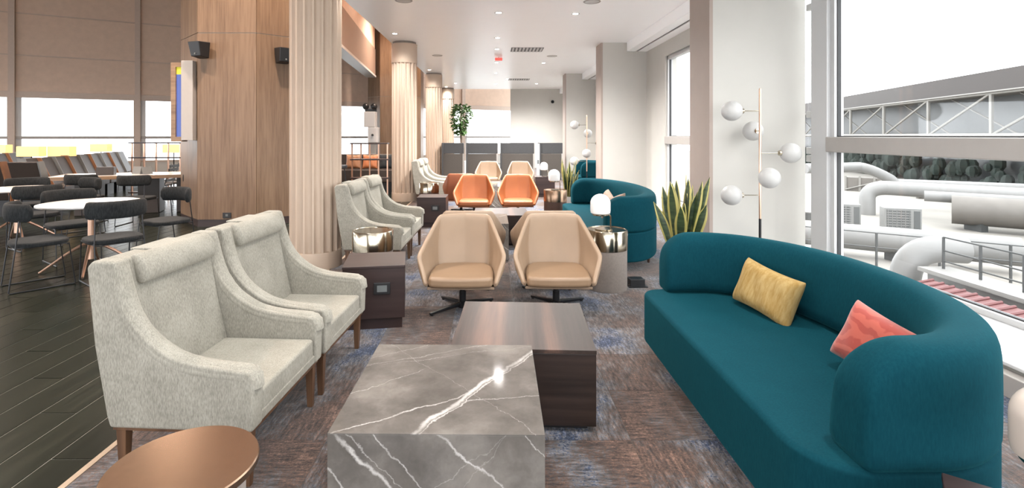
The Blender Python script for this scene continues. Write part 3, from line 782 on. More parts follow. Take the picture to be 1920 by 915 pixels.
spots = [((-1.315, 2.565), -3.4, 'nearest oatmeal armchair with head roll, beside the marble table'),
         ((-1.262, 3.345), -3.4, 'second oatmeal armchair, joined beyond the nearest one'),
         ((-1.315, 6.00), -1.5, 'oatmeal armchair of the middle pair, nearer the drum table'),
         ((-1.30, 6.79), -1.5, 'oatmeal armchair of the middle pair, nearer the second column'),
         ((-1.32, 11.32), 0, 'oatmeal armchair of the far pair, beside the brass drum'),
         ((-1.32, 12.10), 0, 'oatmeal armchair of the far pair, nearest the grey screens')]
for k, ((x, y), a, lb) in enumerate(spots):
    o = ac if k == 0 else dup(ac, (0, 0, 0))
    o.location = (x, y, 0); o.rotation_euler = (0, 0, R(a)); o['label'] = lb; o['group'] = 'oatmeal armchairs along the column row'

# ================================================================== SWIVEL TUB CHAIRS (face -Y)
def tub(shellmat, seatmat, label, loc, rz, baserot=R(38)):
    t = thing('swivel_tub_chair', label, 'chair', loc, rz, 'leather swivel tub chairs')
    keys = [(0.0, (-.275, -.285, .262), (-.285, -.305, .295)), (.10, (-.285, -.20, .25), (-.374, -.165, .49)), (.115, (-.285, -.185, .25), (-.376, -.14, .505)), (.13, (-.285, -.16, .25), (-.374, -.115, .515)), (.22, (-.28, -.02, .25), (-.335, .04, .60)), (.30, (-.27, .10, .25), (-.285, .17, .70)),
            (.365, (-.25, .18, .25), (-.250, .255, .762)), (.38, (-.24, .195, .25), (-.238, .275, .775)), (.395, (-.22, .21, .25), (-.215, .29, .778)), (.5, (0, .245, .25), (0, .325, .782))]
    def P(u, v):
        m_ = u > .5; u2 = 1 - u if m_ else u
        for k in range(len(keys) - 1):
            if u2 <= keys[k + 1][0] + 1e-9: break
        f = (u2 - keys[k][0]) / (keys[k + 1][0] - keys[k][0]); f = max(0, min(1, f))
        b = Vector(keys[k][1]).lerp(Vector(keys[k + 1][1]), f); tp = Vector(keys[k][2]).lerp(Vector(keys[k + 1][2]), f)
        p = b.lerp(tp, v)
        bul = .035 * sin(pi * v) * (1 - .3 * v)
        c = Vector((b.x, b.y - 0.0, 0)); 
        if c.length > 0: c.normalize(); p += Vector((c.x * bul, c.y * bul if c.y > 0 else 0, 0))
        if m_: p.x = -p.x
        return tuple(p)
    sh = obj('shell', MB().grid(P, 81, 9), shellmat, t, smooth=True, angle=180)
    sm = sh.modifiers.new('thick', 'SOLIDIFY'); sm.thickness = .038; sm.offset = -1 ; sm.use_rim = True
    sb = sh.modifiers.new('sub', 'SUBSURF'); sb.levels = 1; sb.render_levels = 1
    # underside pan
    pan = [(-.275, -.275), (.275, -.275), (.28, 0), (.25, .17), (.13, .235), (-.13, .235), (-.25, .17), (-.28, 0)]
    obj('seat_pan', MB().prism(pan, .238, .262), shellmat, t, bev=.006)
    seat = [(-.262, -.315), (-.15, -.335), (0, -.34), (.15, -.335), (.262, -.315), (.268, -.1), (.255, .08), (.20, .19), (0, .215), (-.20, .19), (-.255, .08), (-.268, -.1)]
    obj('seat_cushion', MB().prism(seat, .262, .352), seatmat, t, bev=.032, seg=5)
    obj('swivel_plate', B(-.10, .10, -.12, .08, .222, .24), 'blackmetal', t, bev=.004)
    obj('column', MB().lathe([(.001, .04), (.03, .04), (.03, .15), (.024, .15), (.024, .224), (.001, .224)], 20), 'blackmetal', t, smooth=True)
    hub = obj('hub', MB().lathe([(.001, .015), (.045, .015), (.045, .05), (.03, .065), (.001, .065)], 20), 'blackmetal', t, smooth=True)
    for k in range(4):
        a = baserot + k * pi / 2; L = .33
        lg = MB(); m_ = T(0, 0, 0, a)
        lg.add([(.02, -.018, .03), (.02, .018, .03), (L, .013, .008), (L, -.013, .008), (.02, -.018, .062), (.02, .018, .062), (L, .013, .026), (L, -.013, .026)],
               [(0, 1, 2, 3), (4, 7, 6, 5), (0, 4, 5, 1), (1, 5, 6, 2), (2, 6, 7, 3), (3, 7, 4, 0)], m_)
        g = obj('foot', lg, 'blackmetal', t, bev=.004)
        obj('glide', MB().lathe([(.001, 0), (.014, 0), (.014, .01), (.001, .01)], 12, T((L - .02) * cos(a), (L - .02) * sin(a), 0)), 'black', g)
    return t
tb = tub('cream', 'creamseat', 'cream leather swivel chair on the left, facing the dark coffee table', (-.262, 4.50, 0), 0)
dup(tb, (.552, 4.52, 0), R(-2), 'cream leather swivel chair on the right, beside the beige drum table')
dup(tb, (-.235, 5.27, 0), R(180), 'cream swivel chair turned away, back to back with the left front one')
dup(tb, (.555, 5.27, 0), R(180), 'cream swivel chair turned away, back to back with the right front one')
ot = tub('orange', 'orange', 'orange leather swivel chair, left one facing the second coffee tables', (-.335, 9.35, 0), 0)
dup(ot, (.455, 9.38, 0), R(-2), 'orange leather swivel chair, right one beside the far drum lamp')
tub('orangeback', 'orangeback', 'rust brown swivel chair seen from behind, left behind the orange chairs', (-.62, 10.15, 0), R(182))
dup(tb, (-.12, 14.3, 0), 0, 'far cream swivel chair on the left, before the grey screens')
dup(tb, (.76, 14.3, 0), 0, 'far cream swivel chair on the right, before the grey screens')

# ================================================================== TEAL SOFAS
def sofa(L, loc, rz, label, dep=1.03):
    t = thing('curved_sofa', label, 'sofa', loc, rz, 'curved teal velvet sofas')
    H = L / 2; xb = .36; pw = .96
    def outer(th, off=0):   # back superellipse, th in -90..90 deg
        cth, sth = max(0, cos(th)), sin(th)
        return Vector((xb + (dep - xb - off) * cth ** pw, (H - off) * math.copysign(abs(sth) ** pw, sth), 0))
    # base outline
    pts = []
    r0 = .20
    for k in range(9):   # near front corner: x small, y=-H
        a = R(180 + 90 * k / 8); pts.append((r0 + r0 * cos(a), -H + r0 + .02 + r0 * sin(a)))
    for k in range(1, 40): p = outer(R(-90 + 180 * k / 40)); pts.append((p.x, p.y * (H - .015) / H))
    r1 = .12
    for k in range(9):
        a = R(90 + 90 * k / 8); pts.append((r1 + r1 * cos(a), H - r1 - .10 + r1 * sin(a)))
    ins = [(x * .985 + .008, y * .985) for x, y in pts]
    obj('seat_base', MB().prism(pts, .11, .44), 'teal', t, bev=.026, seg=5)
    # wrap-round back: swept section along the outline
    path = []
    x_tip = .15
    N0 = 14; ta = .105
    for k in range(N0): path.append(Vector((x_tip + (xb - x_tip) * k / N0, -H + ta, 0)))
    for k in range(61): path.append(outer(R(-90 + 180 * k / 60), ta))
    for k in range(N0 - 1, -1, -1): path.append(Vector((x_tip + (xb - x_tip) * k / N0, H - ta, 0)))
    n_ = len(path); cum = [0]
    for k in range(1, n_): cum.append(cum[-1] + (path[k] - path[k - 1]).length)
    tot = cum[-1]
    Hh = .395; z0 = .435; Rt = .20
    # section: (offset across, +outer / -inner ; height fraction)
    sec = [(.5, 0), (.52, .04), (.525, .3), (.525, .68), (.50, .84), (.42, .94), (.24, .99), (0, 1.0), (-.22, .99), (-.40, .93), (-.50, .82), (-.58, .55), (-.64, .2), (-.66, 0)]
    vs = []; fs = []
    for k, p in enumerate(path):
        d = (path[min(k + 1, n_ - 1)] - path[max(k - 1, 0)]).normalized(); nrm = Vector((d.y, -d.x, 0))
        u = min(cum[k], tot - cum[k])
        f = 1 if u >= Rt else (1 - (1 - u / Rt) ** 2) ** .5
        hf = .50 + .50 * f
        tf = 1 if u >= .05 else .72 + .28 * (1 - (1 - u / .05) ** 2) ** .5
        for o_, z_ in sec: vs.append(tuple(p + nrm * o_ * .19 * tf + Vector((0, 0, z0 + z_ * Hh * hf))))
    m_ = len(sec)
    for k in range(n_ - 1):
        for j in range(m_ - 1): fs.append((k * m_ + j, (k + 1) * m_ + j, (k + 1) * m_ + j + 1, k * m_ + j + 1))
        fs.append((k * m_, k * m_ + m_ - 1, (k + 1) * m_ + m_ - 1, (k + 1) * m_))
    fs += [tuple(range(m_)), tuple(reversed(range((n_ - 1) * m_, n_ * m_)))]
    obj('backrest', MB().add(vs, fs), 'teal', t, smooth=True, sub=1, angle=180)
    for x_, y_ in ((.14, -H + .26), (.14, H - .30), (dep - .22, -H * .62), (dep - .22, H * .62)):
        obj('leg', MB().lathe([(.001, 0), (.014, 0), (.022, .11), (.001, .11)], 14, T(x_, y_, 0)), 'legdark', t, smooth=True)
    return t
sofa(2.08, (1.02, 2.65, 0), 0, 'large teal velvet sofa nearest the window, with yellow and coral cushions')
sofa(2.62, (1.08, 6.93, 0), 0, 'second teal velvet sofa with two blush cushions, beyond the snake plant', dep=.98)
sofa(1.15, (2.10, 13.75, 0), 0, 'small far teal sofa behind the second globe lamp', dep=.9)

# cushions
def pillow(name, w_, h_, th, mat, mtx, label, grp=None):
    def fn(side):
        def f(u, v):
            a, b = 2 * u - 1, 2 * v - 1
            px_ = a * (1 - .10 * (1 - a * a) * 0 - .09 * (1 - b * b) * abs(a)); py_ = b * (1 - .10 * (1 - a * a) * abs(b))
            hh = th * ((1 - a ** 4) ** .55) * ((1 - b ** 4) ** .55)
            hh *= 1 + .05 * sin(9 * a + 4 * b)
            return (px_ * w_ / 2, side * hh / 2, py_ * h_ / 2)
        return f
    mb = MB(); mb.grid(fn(1), 19, 15); mb.grid(fn(-1), 19, 15)
    o = obj(name, mb, mat, None, smooth=True, sub=1, angle=180)
    o.matrix_world = mtx
    return tag(o, label, 'cushion', grp)
def lean(x, y, z, head, tilt, roll=0):
    # pillow's own x runs along heading; it leans back by tilt about that axis
    return Matrix.Translation((x, y, z)) @ Matrix.Rotation(head, 4, 'Z') @ Matrix.Rotation(tilt, 4, 'X') @ Matrix.Rotation(roll, 4, 'Y')
pillow('cushion', .47, .30, .15, 'yellow', lean(1.635, 3.09, .57, R(-74), R(-20), R(6)), 'mustard yellow patterned cushion at the far half of the near sofa')
pillow('cushion', .42, .29, .15, 'coral', lean(1.665, 2.20, .585, R(-72), R(-22), R(12)), 'coral red patterned cushion near the near arm of the sofa')
pillow('cushion', .40, .28, .13, 'beigepil', lean(1.60, 7.25, .57, R(-85), R(-22), R(14)), 'blush cushion farther along the second teal sofa', 'blush cushions on the second sofa')
pillow('cushion', .40, .30, .13, 'beigepil', lean(1.54, 6.62, .585, R(-60), R(-28), R(-25)), 'blush cushion tilted nearest the arm of the second teal sofa', 'blush cushions on the second sofa')

# ================================================================== GLOBE FLOOR LAMPS
t = gl = thing('globe_floor_lamp', 'tall rose brass floor lamp with five opal globes, before the nearest white pillar', 'lamp', (2.89, 5.6, 0), 0, 'five-globe floor lamps')
obj('base', MB().lathe([(.001, 0), (.15, 0), (.155, .006), (.155, .018), (.02, .026), (.001, .026)], 40), 'blackmetal', t, smooth=True)
obj('pole', MB().lathe([(.001, .60), (.0125, .60), (.0125, 2.0), (.008, 2.01), (.001, 2.01)], 16), 'rose', t, smooth=True)
obj('lower_pole', MB().lathe([(.001, .02), (.0135, .02), (.0135, .60), (.001, .60)], 16), 'blackmetal', t, smooth=True)
for dx, dy, z in ((-.305, 0, 1.765), (.02, .19, 1.55), (.33, 0, 1.31), (0, -.19, 1.055), (-.31, 0, .854)):
    d = Vector((dx, dy, 0)); e = d.normalized()
    ar = obj('arm', MB().tube([(0, 0, z), tuple(e * (d.length - .09) + Vector((0, 0, z)))], .005, 8), 'brass', t, smooth=True)
    obj('cup', MB().tube([tuple(e * (d.length - .125) + Vector((0, 0, z))), tuple(e * (d.length - .088) + Vector((0, 0, z)))], .028, 16), 'brass', ar, smooth=True)
    obj('globe', MB().sphere((dx, dy, z), .108, 32, 20), 'globe', t, smooth=True, angle=180)
g2 = dup(gl, (2.36, 13.0, 0), R(-12), 'distant five-globe floor lamp before the farther white pillar')

# ================================================================== SNAKE PLANTS
def snake_plant(loc, label, pot, seed, hgt=1.12, pr=.15, ph=.62, n_=13, spread=.16, leafscale=1):
    rnd = random.Random(seed)
    t = thing('snake_plant', label, 'plant', loc, 0, 'potted snake plants')
    obj('pot', MB().lathe([(.001, 0), (pr * .85, 0), (pr * .92, .02), (pr, ph), (pr * .9, ph), (pr * .88, ph - .04), (.001, ph - .04)], 40), pot, t, smooth=True)
    obj('soil', MB().lathe([(.001, ph - .045), (pr * .88, ph - .045), (pr * .88, ph - .03), (.001, ph - .025)], 24), 'soil', t)
    for k in range(n_):
        a = k * 2.4 + rnd.uniform(-.3, .3); rr = pr * .62 * sqrt((k + .5) / n_)
        out_ = spread * (rr / (pr * .62)) * rnd.uniform(.7, 1.25)
        H_ = (hgt - ph) * rnd.uniform(.62, 1.0) * (1.0 if k > 2 else 1.0)
        wd = rnd.uniform(.026, .036) * leafscale; tw = rnd.uniform(0, 2 * pi)
        bx, by = rr * cos(a), rr * sin(a); ex, ey = out_ * cos(a), out_ * sin(a)
        vs = []; fs = []; uvs = []; NS = 12
        for i in range(NS + 1):
            v = i / NS; ww = wd * (0.55 + .45 * sin(min(1, v * 1.7) * pi / 2)) * max(0.02, (1 - max(0, (v - .55) / .45) ** 2.0)) 
            an = tw + .9 * v; cx = bx + ex * v ** 1.4; cy = by + ey * v ** 1.4; z = ph - .04 + H_ * v + .02
            for q in range(5):
                s_ = (q - 2) / 2; fold = .25 * ww * (abs(s_) ** 2)
                vs.append((cx + ww * s_ * cos(an) - fold * sin(an), cy + ww * s_ * sin(an) + fold * cos(an), z))
        for i in range(NS):
            for q in range(4): fs.append((i * 5 + q, i * 5 + q + 1, (i + 1) * 5 + q + 1, (i + 1) * 5 + q))
        me = D.meshes.new('leaf'); me.from_pydata(vs, [], fs); me.update()
        uvl = me.uv_layers.new(name='UVMap')
        for lp in me.loops:
            uvl.data[lp.index].uv = ((lp.vertex_index % 5) / 4, (lp.vertex_index // 5) / NS)
        me.materials.append(M['snake']); me.polygons.foreach_set('use_smooth', [True] * len(me.polygons))
        o = D.objects.new('leaf', me); COL.objects.link(o); o.parent = t
        sm = o.modifiers.new('thick', 'SOLIDIFY'); sm.thickness = .005
    return t
snake_plant((1.60, 4.38, 0), 'variegated snake plant in a tall black pot behind the far arm of the near sofa', 'potdark', 3, 1.18, .155, .56, 19, .14, 1.5)
snake_plant((1.36, 9.20, 0), 'variegated snake plant in a pale pot at the far end of the second sofa', 'potlight', 9, 1.14, .10, .42, 15, .12, 1.5)

# small items by the plant and drum
t = thing('floor_socket_box', 'black floor power box on the carpet right of the beige drum table', 'box', (1.43, 5.18, 0), R(4))
obj('box', B(-.075, .075, -.06, .06, 0, .075), 'black', t, bev=.006); obj('base_flange', B(-.095, .095, -.085, .085, 0, .008), 'black', t)
obj('cable', MB().tube([(-.075, 0, .03), (-.13, .01, .02), (-.17, .0, .012), (-.22, -.02, .008)], .006, 8), 'black', t, smooth=True)
t = tag(obj('floor_stone', MB().sphere((0, 0, .02), .06, 16, 10, (1, .8, .4)), 'creamseat', None, smooth=True, angle=180), 'small pale tan pebble-like object at the foot of the black plant pot', 'stone')
t.location = (1.42, 4.28, .004)

# ================================================================== GREY BOOTH SCREENS
for k, (x0, x1, lb) in enumerate([(-1.72, -.92, 'leftmost grey booth screen, behind the far armchairs'), (-.90, .22, 'grey booth screen behind the left far cream chair'), (.26, 1.46, 'grey booth screen behind the right far cream chair'), (1.58, 2.42, 'rightmost grey booth screen, beside the far white pillar')]):
    t = thing('booth_screen', lb, 'screen', ((x0 + x1) / 2, 17.5, 0), 0, 'grey felt booth screens')
    h = (x1 - x0) / 2
    obj('lower_panel', B(-h + .03, h - .10, 0, .08, .03, .88), 'screen_taupe', t, bev=.012)
    obj('upper_panel', B(-h + .03, h - .06, -.01, .09, .885, 1.25), 'screen_dark', t, bev=.02)
    obj('side_wing', B(-h, -h + .045, -.1, .7, .0, 1.25), 'screen_dark', t, bev=.01)
    obj('metal_edge', B(h - .10, h - .045, .0, .08, .0, 1.24), 'alu', t, bev=.005)
    obj('bench', B(-h + .05, h - .1, .1, .65, .0, .44), 'screen_taupe', t, bev=.02)
t = thing('power_column', 'slim white service post between the two right-hand grey screens', 'post', (1.52, 17.4, 0))
obj('post', B(-.05, .05, -.03, .03, 0, 1.22), 'whiteframe', t, bev=.006); obj('plug', B(-.03, .03, -.045, -.028, .55, .68), 'outlet', t)

# ficus beyond the screens
t = thing('potted_tree', 'tall leafy indoor tree behind the leftmost grey screen', 'plant', (-1.25, 20.2, 0))
obj('planter', MB().lathe([(.001, 0), (.2, 0), (.26, .5), (.24, .5), (.001, .46)], 28), 'potlight', t, smooth=True)
obj('trunk', MB().tube([(0, 0, .45), (.03, 0, 1.1), (-.02, .02, 1.7), (.02, 0, 2.4)], [.03, .026, .022, .012], 8), 'bark', t, smooth=True)
lf = MB(); rn = random.Random(4)
for k in range(620):
    u = rn.random(); zz = 1.55 + 1.15 * u; rr = .40 * (1 - abs(u - .6) * 1.1) * sqrt(rn.random()); a = rn.random() * 2 * pi
    m_ = T(rr * cos(a) + .06 * sin(zz * 6), rr * sin(a), zz, a, rn.uniform(-.9, .9), rn.uniform(-.6, .9))
    lf.add([(0, 0, 0), (.08, .045, .006), (.17, 0, 0), (.08, -.045, .006)], [(0, 1, 2, 3)], m_)
tag(obj('foliage', lf, 'leafgreen', t), kind='stuff')

# ================================================================== DINING AREA
def round_table(loc, rz, label, r=.48):
    t = thing('round_dining_table', label, 'table', loc, rz, 'round white dining tables')
    obj('tabletop', MB().lathe([(.001, .725), (r - .02, .725), (r, .735), (r, .750), (.001, .750)], 56), 'whitetop', t, smooth=True)
    obj('pedestal', MB().lathe([(.001, .12), (.035, .12), (.03, .30), (.03, .70), (.08, .725), (.001, .725)], 20), 'rose', t, smooth=True)
    for k in range(4):
        a = k * pi / 2 + .5
        pts = [(0.02, .30), (.10, .27), (.22, .19), (.36, .08), (.45, .012)]
        obj('foot', MB().tube([(p * cos(a), p * sin(a), z) for p, z in pts], [.018, .017, .015, .013, .012], 8), 'rose', t, smooth=True)
    return t
rt = round_table((-4.50, 5.80, 0), 0, 'white round dining table with curved bronze feet, nearest the armchairs')
dup(rt, (-6.75, 7.35, 0), .4, 'white round dining table at the left edge, farther back')

def dining_chair():
    t = thing('wire_dining_chair', '', 'chair')
    seat = []
    for k in range(28):
        a = 2 * pi * k / 28; c_, s_ = cos(a), sin(a)
        seat.append((.225 * math.copysign(abs(c_) ** .6, c_), .245 * math.copysign(abs(s_) ** .6, s_)))
    obj('seat', MB().prism(seat, .415, .465), 'chargrey', t, bev=.02, seg=4)
    def bf(u, v):
        ang = R(-62 + 124 * u); rad = .30
        a2 = 2 * pi * v; endf = min(1, min(u, 1 - u) / .08); endf = .35 + .65 * sqrt(max(0, 1 - (1 - endf) ** 2))
        rr = rad + .026 * cos(a2) * endf
        return (.06 - rr * cos(ang), rr * sin(ang) * 1.0, .755 + .088 * math.copysign(abs(sin(a2)) ** .7, sin(a2)) * endf)
    mb = MB(); mb.grid(bf, 25, 17)
    vsn = 17
    o = obj('backrest', mb, 'chargrey', t, smooth=True, angle=180)
    bm = bmesh.new(); bm.from_mesh(o.data); bmesh.ops.holes_fill(bm, edges=[e for e in bm.edges if e.is_boundary]); bm.to_mesh(o.data); bm.free()
    for s_ in (-1, 1):
        y = s_ * .215
        obj('side_frame', MB().tube([(-.17, s_ * .20, .72), (-.20, y, .43), (-.25, y, .012), (-.24, y, .006), (.24, y, .006), (.25, y, .012), (.20, y, .42), (-.20, y, .42)], .0065, 8), 'blackmetal', t, smooth=True)
    obj('cross_bar', MB().tube([(.19, -.215, .41), (.19, .215, .41)], .006, 8), 'blackmetal', t, smooth=True)
    obj('cross_bar', MB().tube([(-.2, -.215, .41), (-.2, .215, .41)], .006, 8), 'blackmetal', t, smooth=True)
    return t
dc = dining_chair()
dsp = [((-3.93, 5.36), 143, 'charcoal wire-framed dining chair just behind the nearest armchair, back to the camera'),
       ((-4.56, 5.20), 50, 'charcoal wire-framed dining chair cut by the left edge, nearest the camera'),
       ((-5.05, 6.22), -35, 'charcoal dining chair on the far left side of the first round table'),
       ((-4.05, 6.42), -118, 'charcoal dining chair on the far right side of the first round table'),
       ((-6.15, 6.95), 150, 'charcoal dining chair in front of the second round table'),
       ((-7.1, 6.9), 60, 'charcoal dining chair at the left of the second round table'),
       ((-6.3, 7.9), -120, 'charcoal dining chair behind the second round table'),
       ((-7.15, 7.95), -50, 'charcoal dining chair at the back left of the second round table'),
       ((-6.0, 8.75), 95, 'charcoal dining chair at the near side of the long oak table'),
       ((-5.25, 9.3), 120, 'charcoal dining chair at the right end of the long oak table'),
       ((-7.0, 8.9), 95, 'charcoal dining chair at the near left of the long oak table')]
for k, ((x, y), a, lb) in enumerate(dsp):
    o = dc if k == 0 else dup(dc, (0, 0, 0))
    o.location = (x, y, 0); o.rotation_euler = (0, 0, R(a)); o['label'] = lb; o['group'] = 'charcoal wire dining chairs'

t = thing('long_dining_table', 'long oak-edged white table with dark pedestals in the hall', 'table', (-6.95, 10.1, 0), R(20))
obj('tabletop', B(-1.25, 1.25, -.48, .48, .735, .75), 'whitetop', t)
obj('edge_band', MB().box(-1.27, 1.27, -.50, -.48, .69, .752).box(-1.27, 1.27, .48, .50, .69, .752).box(-1.27, -1.25, -.48, .48, .69, .752).box(1.25, 1.27, -.48, .48, .69, .752).box(-1.25, 1.25, -.48, .48, .69, .734), 'oak', t)
for x_ in (-.75, .25, .9): obj('pedestal', B(x_ - .18, x_ + .18, -.2, .2, 0, .69), 'brownseat', t, bev=.01)
t = tag(obj('table_box', B(-.14, .14, -.09, .09, 0, .15), 'brownseat', None, bev=.006), 'dark brown napkin box on the long oak-edged table', 'box'); t.location = (-7.35, 9.85, .752); t.rotation_euler = (0, 0, R(20))
for k, (x_, y_, r_) in enumerate([(-6.95, 10.15, 0), (-6.72, 10.05, 1)]):
    t = thing('menu_holder', ['grey folded card on the long table, left one beside the box', 'grey folded card on the long table, right one'][k], 'card', (x_, y_, .752), r_, 'grey cards on the long table')
    obj('front_leaf', MB().add([(-.09, -.06, 0), (.09, -.06, 0), (.09, 0, .14), (-.09, 0, .14), (-.09, -.056, 0), (.09, -.056, 0), (.09, .004, .14), (-.09, .004, .14)], [(0, 1, 2, 3), (4, 7, 6, 5), (0, 4, 5, 1), (3, 2, 6, 7), (0, 3, 7, 4), (1, 5, 6, 2)]), 'greyside', t)
    obj('back_leaf', MB().add([(-.09, .066, 0), (.09, .066, 0), (.09, .006, .14), (-.09, .006, .14), (-.09, .062, 0), (.09, .062, 0), (.09, .002, .14), (-.09, .002, .14)], [(0, 3, 2, 1), (4, 5, 6, 7), (0, 1, 5, 4), (3, 7, 6, 2), (0, 4, 7, 3), (1, 2, 6, 5)]), 'greyside', t)

# striped wire chairs by the pillar
def slat_chair():
    t = thing('slatted_chair', '', 'chair')
    obj('seat', B(-.2, .22, -.22, .22, .42, .46), 'brownseat', t, bev=.01)
    for k in range(5):
        z = .52 + k * .075
        obj('slat', B(-.26 - .02 * k, -.235 - .02 * k, -.22, .22, z, z + .055), 'black' if 1 else 'greyside', t, bev=.004)
    for s_ in (-1, 1): obj('back_post', MB().tube([(-.2, s_ * .19, .42), (-.34, s_ * .19, .90)], .012, 8), 'greyside', t)
    for x_ in (-.18, .19):
        for y_ in (-.19, .19): obj('leg', MB().tube([(x_, y_, .42), (x_ * 1.2, y_ * 1.1, .006)], .01, 8), 'blackmetal', t)
    return t
sc0 = slat_chair()
for k, (x, y, a) in enumerate([(-7.15, 11.05, 190), (-7.25, 11.7, 190), (-7.5, 12.3, 190)]):
    o = sc0 if k == 0 else dup(sc0, (0, 0, 0))
    o.location = (x, y, 0); o.rotation_euler = (0, 0, R(a)); o['group'] = 'black slatted chairs at the long table'
    o['label'] = ['black slatted chair at the long table, nearest of its row', 'black slatted chair at the long table, second of its row', 'black slatted chair at the long table, third of its row', 'black slatted chair at the long table, farthest of its row'][k]

# rows of lounge seats under the windows
def row_seat(side, nm):
    t = thing('lounge_seat', nm, 'seat')
    mb = MB(); q = [(-.12, .35), (-.40, 1.02), (-.48, 1.02), (-.24, .30)]
    mb.add([(x, -.26, z) for x, z in q] + [(x, .26, z) for x, z in q], [(0, 1, 2, 3), (7, 6, 5, 4)] + [(i, 4 + i, 4 + (i + 1) % 4, (i + 1) % 4) for i in range(4)])
    obj('backrest', mb, 'brownseat', t, bev=.02)
    sd = MB(); sd.add([(x, y, z) for y in (-.285, -.262) for x, z in [(-.08, .35), (-.36, 1.03), (-.50, 1.03), (-.26, .28)]], [(0, 1, 2, 3), (7, 6, 5, 4)] + [(i, 4 + i, 4 + (i + 1) % 4, (i + 1) % 4) for i in range(4)])
    obj('side_wing', sd, side, t)
    obj('seat', B(-.2, .30, -.26, .26, .30, .44), 'brownseat', t, bev=.02)
    obj('base', B(-.2, .2, -.2, .2, 0, .3), 'blackmetal', t)
    return t
sA = row_seat('greyside', ''); sB = row_seat('tanseat', '')
rows = []
for k in range(9): rows.append((-9.25 - .1785 * k, 10.9 + .572 * k, 'middle row of seats', 17))
for k in range(4): rows.append((-12.45 - .1785 * k, 13.2 + .572 * k, 'left row of seats', 17))
rows.append((-9.15, 9.75, 'front pair', 95)); rows.append((-8.52, 9.80, 'front pair', 95))
ordn = ['first', 'second', 'third', 'fourth', 'fifth', 'sixth', 'seventh', 'eighth', 'ninth']
cnt = {}; used = set()
for k, (x, y, g, rz_) in enumerate(rows):
    src = sA if k % 2 == 0 else sB
    o = src if src.name not in used else dup(src, (0, 0, 0)); used.add(src.name)
    o.location = (x, y, 0); o.rotation_euler = (0, 0, R(rz_)); o['group'] = 'dark lounge seats, ' + g
    cnt[g] = cnt.get(g, 0) + 1
    o['label'] = 'dark lounge seat, %s side wing, %s from camera, %s' % ('grey' if k % 2 == 0 else 'tan', ordn[cnt[g] - 1], g)
# warm lamps
def shade_lamp(loc, lb, w_=.27, warm=True):
    t = thing('shaded_floor_lamp', lb, 'lamp', loc, 0, 'glowing rectangular shade lamps')
    obj('shade', B(-w_, w_, -.11, .11, 1.00, 1.24), 'shade', t, bev=.008)
    obj('stand', MB().tube([(0, 0, .01), (0, 0, 1.02)], .015, 10), 'blackmetal', t); obj('foot', MB().lathe([(.001, 0), (.14, 0), (.14, .015), (.001, .02)], 24), 'blackmetal', t)
    return t
lf0 = shade_lamp((-11.0, 12.35, 0), 'glowing yellow lamp shade above the near end of the middle seat row')
for (x, y, lb) in [(-10.4, 12.5, 'glowing yellow lamp shade right beside the first, over the middle seat row'), (-12.1, 16.0, 'glowing yellow lamp shade over the far end of the seats'), (-13.9, 14.6, 'glowing yellow lamp shade at the left edge of the picture'), (-9.3, 15.1, 'glowing yellow lamp shade behind the shelf divider by the timber pillar')]:
    dup(lf0, (x, y, 0), 0, lb)
# open shelf dividers
def divider(loc, rz, w_, n_, lb):
    t = thing('open_divider', lb, 'shelf', loc, rz, 'open metal dividers')
    for z in (.06, .50, .93, 1.30): obj('rail', B(-w_ / 2, w_ / 2, -.12, .12, z, z + .03), 'cubewood', t)
    for k in range(n_):
        x = -w_ / 2 + .02 + (w_ - .04) * k / (n_ - 1)
        obj('upright', MB().box(x - .014, x + .014, -.02, .02, 0, 1.30), 'rose', t)
    return t
divider((-8.45, 13.0, 0), 0, 1.25, 5, 'open bronze shelf divider left of the timber pillar')
divider((-2.85, 12.0, 0), 0, .86, 5, 'open bronze shelf divider left of the second fluted column')
for k, (x, y, m_, lb) in enumerate([(-3.60, 13.4, 'tanseat', 'tan cushion on the bench seen left of the second column'), (-3.17, 13.4, 'orange', 'orange cushion behind the open divider'), (-2.74, 13.4, 'chargrey', 'charcoal cushion behind the open divider'), (-2.31, 13.4, 'brownseat', 'dark brown cushion next to the second column')]):
    pillow('cushion', .42, .40, .14, m_, lean(x, y, .82, 0, R(-14)), lb, 'cushions on the bench behind the divider')
t = thing('upholstered_bench', 'dark upholstered bench behind the open divider', 'bench', (-3.1, 13.6, 0))
obj('seat', B(-1.0, 1.0, -.35, .3, .3, .62), 'brownseat', t, bev=.02); obj('back', B(-1.0, 1.0, .2, .35, .6, 1.0), 'brownseat', t, bev=.02); obj('base', B(-.95, .95, -.3, .3, 0, .3), 'black', t)
t = thing('bar_stool', 'black stool with round top just right of the nearest column', 'stool', (-3.25, 11.0, 0))
obj('seat', MB().lathe([(.001, .80), (.15, .80), (.16, .83), (.15, .87), (.001, .87)], 24), 'black', t, smooth=True)
for k in range(4): a = k * pi / 2 + .4; obj('leg', MB().tube([(.09 * cos(a), .09 * sin(a), .80), (.2 * cos(a), .2 * sin(a), 0)], .012, 8), 'blackmetal', t)
# white boxes with projectors at the distant pillar
t = thing('projector_tower', 'white stacked equipment boxes with two dark spotlights at the distant pillar', 'equipment', (-5.05, 21.9, 0))
obj('upper_box', B(-.35, .12, -.25, .2, 1.85, 2.50), 'whiteframe', t, bev=.02)
lb_ = obj('lower_box', B(-.18, .22, -.25, .2, 1.20, 1.84), 'whiteframe', t, bev=.02); obj('knob', MB().sphere((0.02, -.26, 1.52), .05, 12, 8), 'black', lb_)
obj('stand', B(-.06, .10, -.15, .1, 0, 1.20), 'alu', t)
for x_ in (-.30, .05): obj('spotlight', MB().sphere((x_, -.1, 2.72), .14, 14, 10), 'black', t, smooth=True, angle=180)
obj('spotlight_bar', B(-.35, .15, -.06, -.03, 2.50, 2.62), 'black', t)

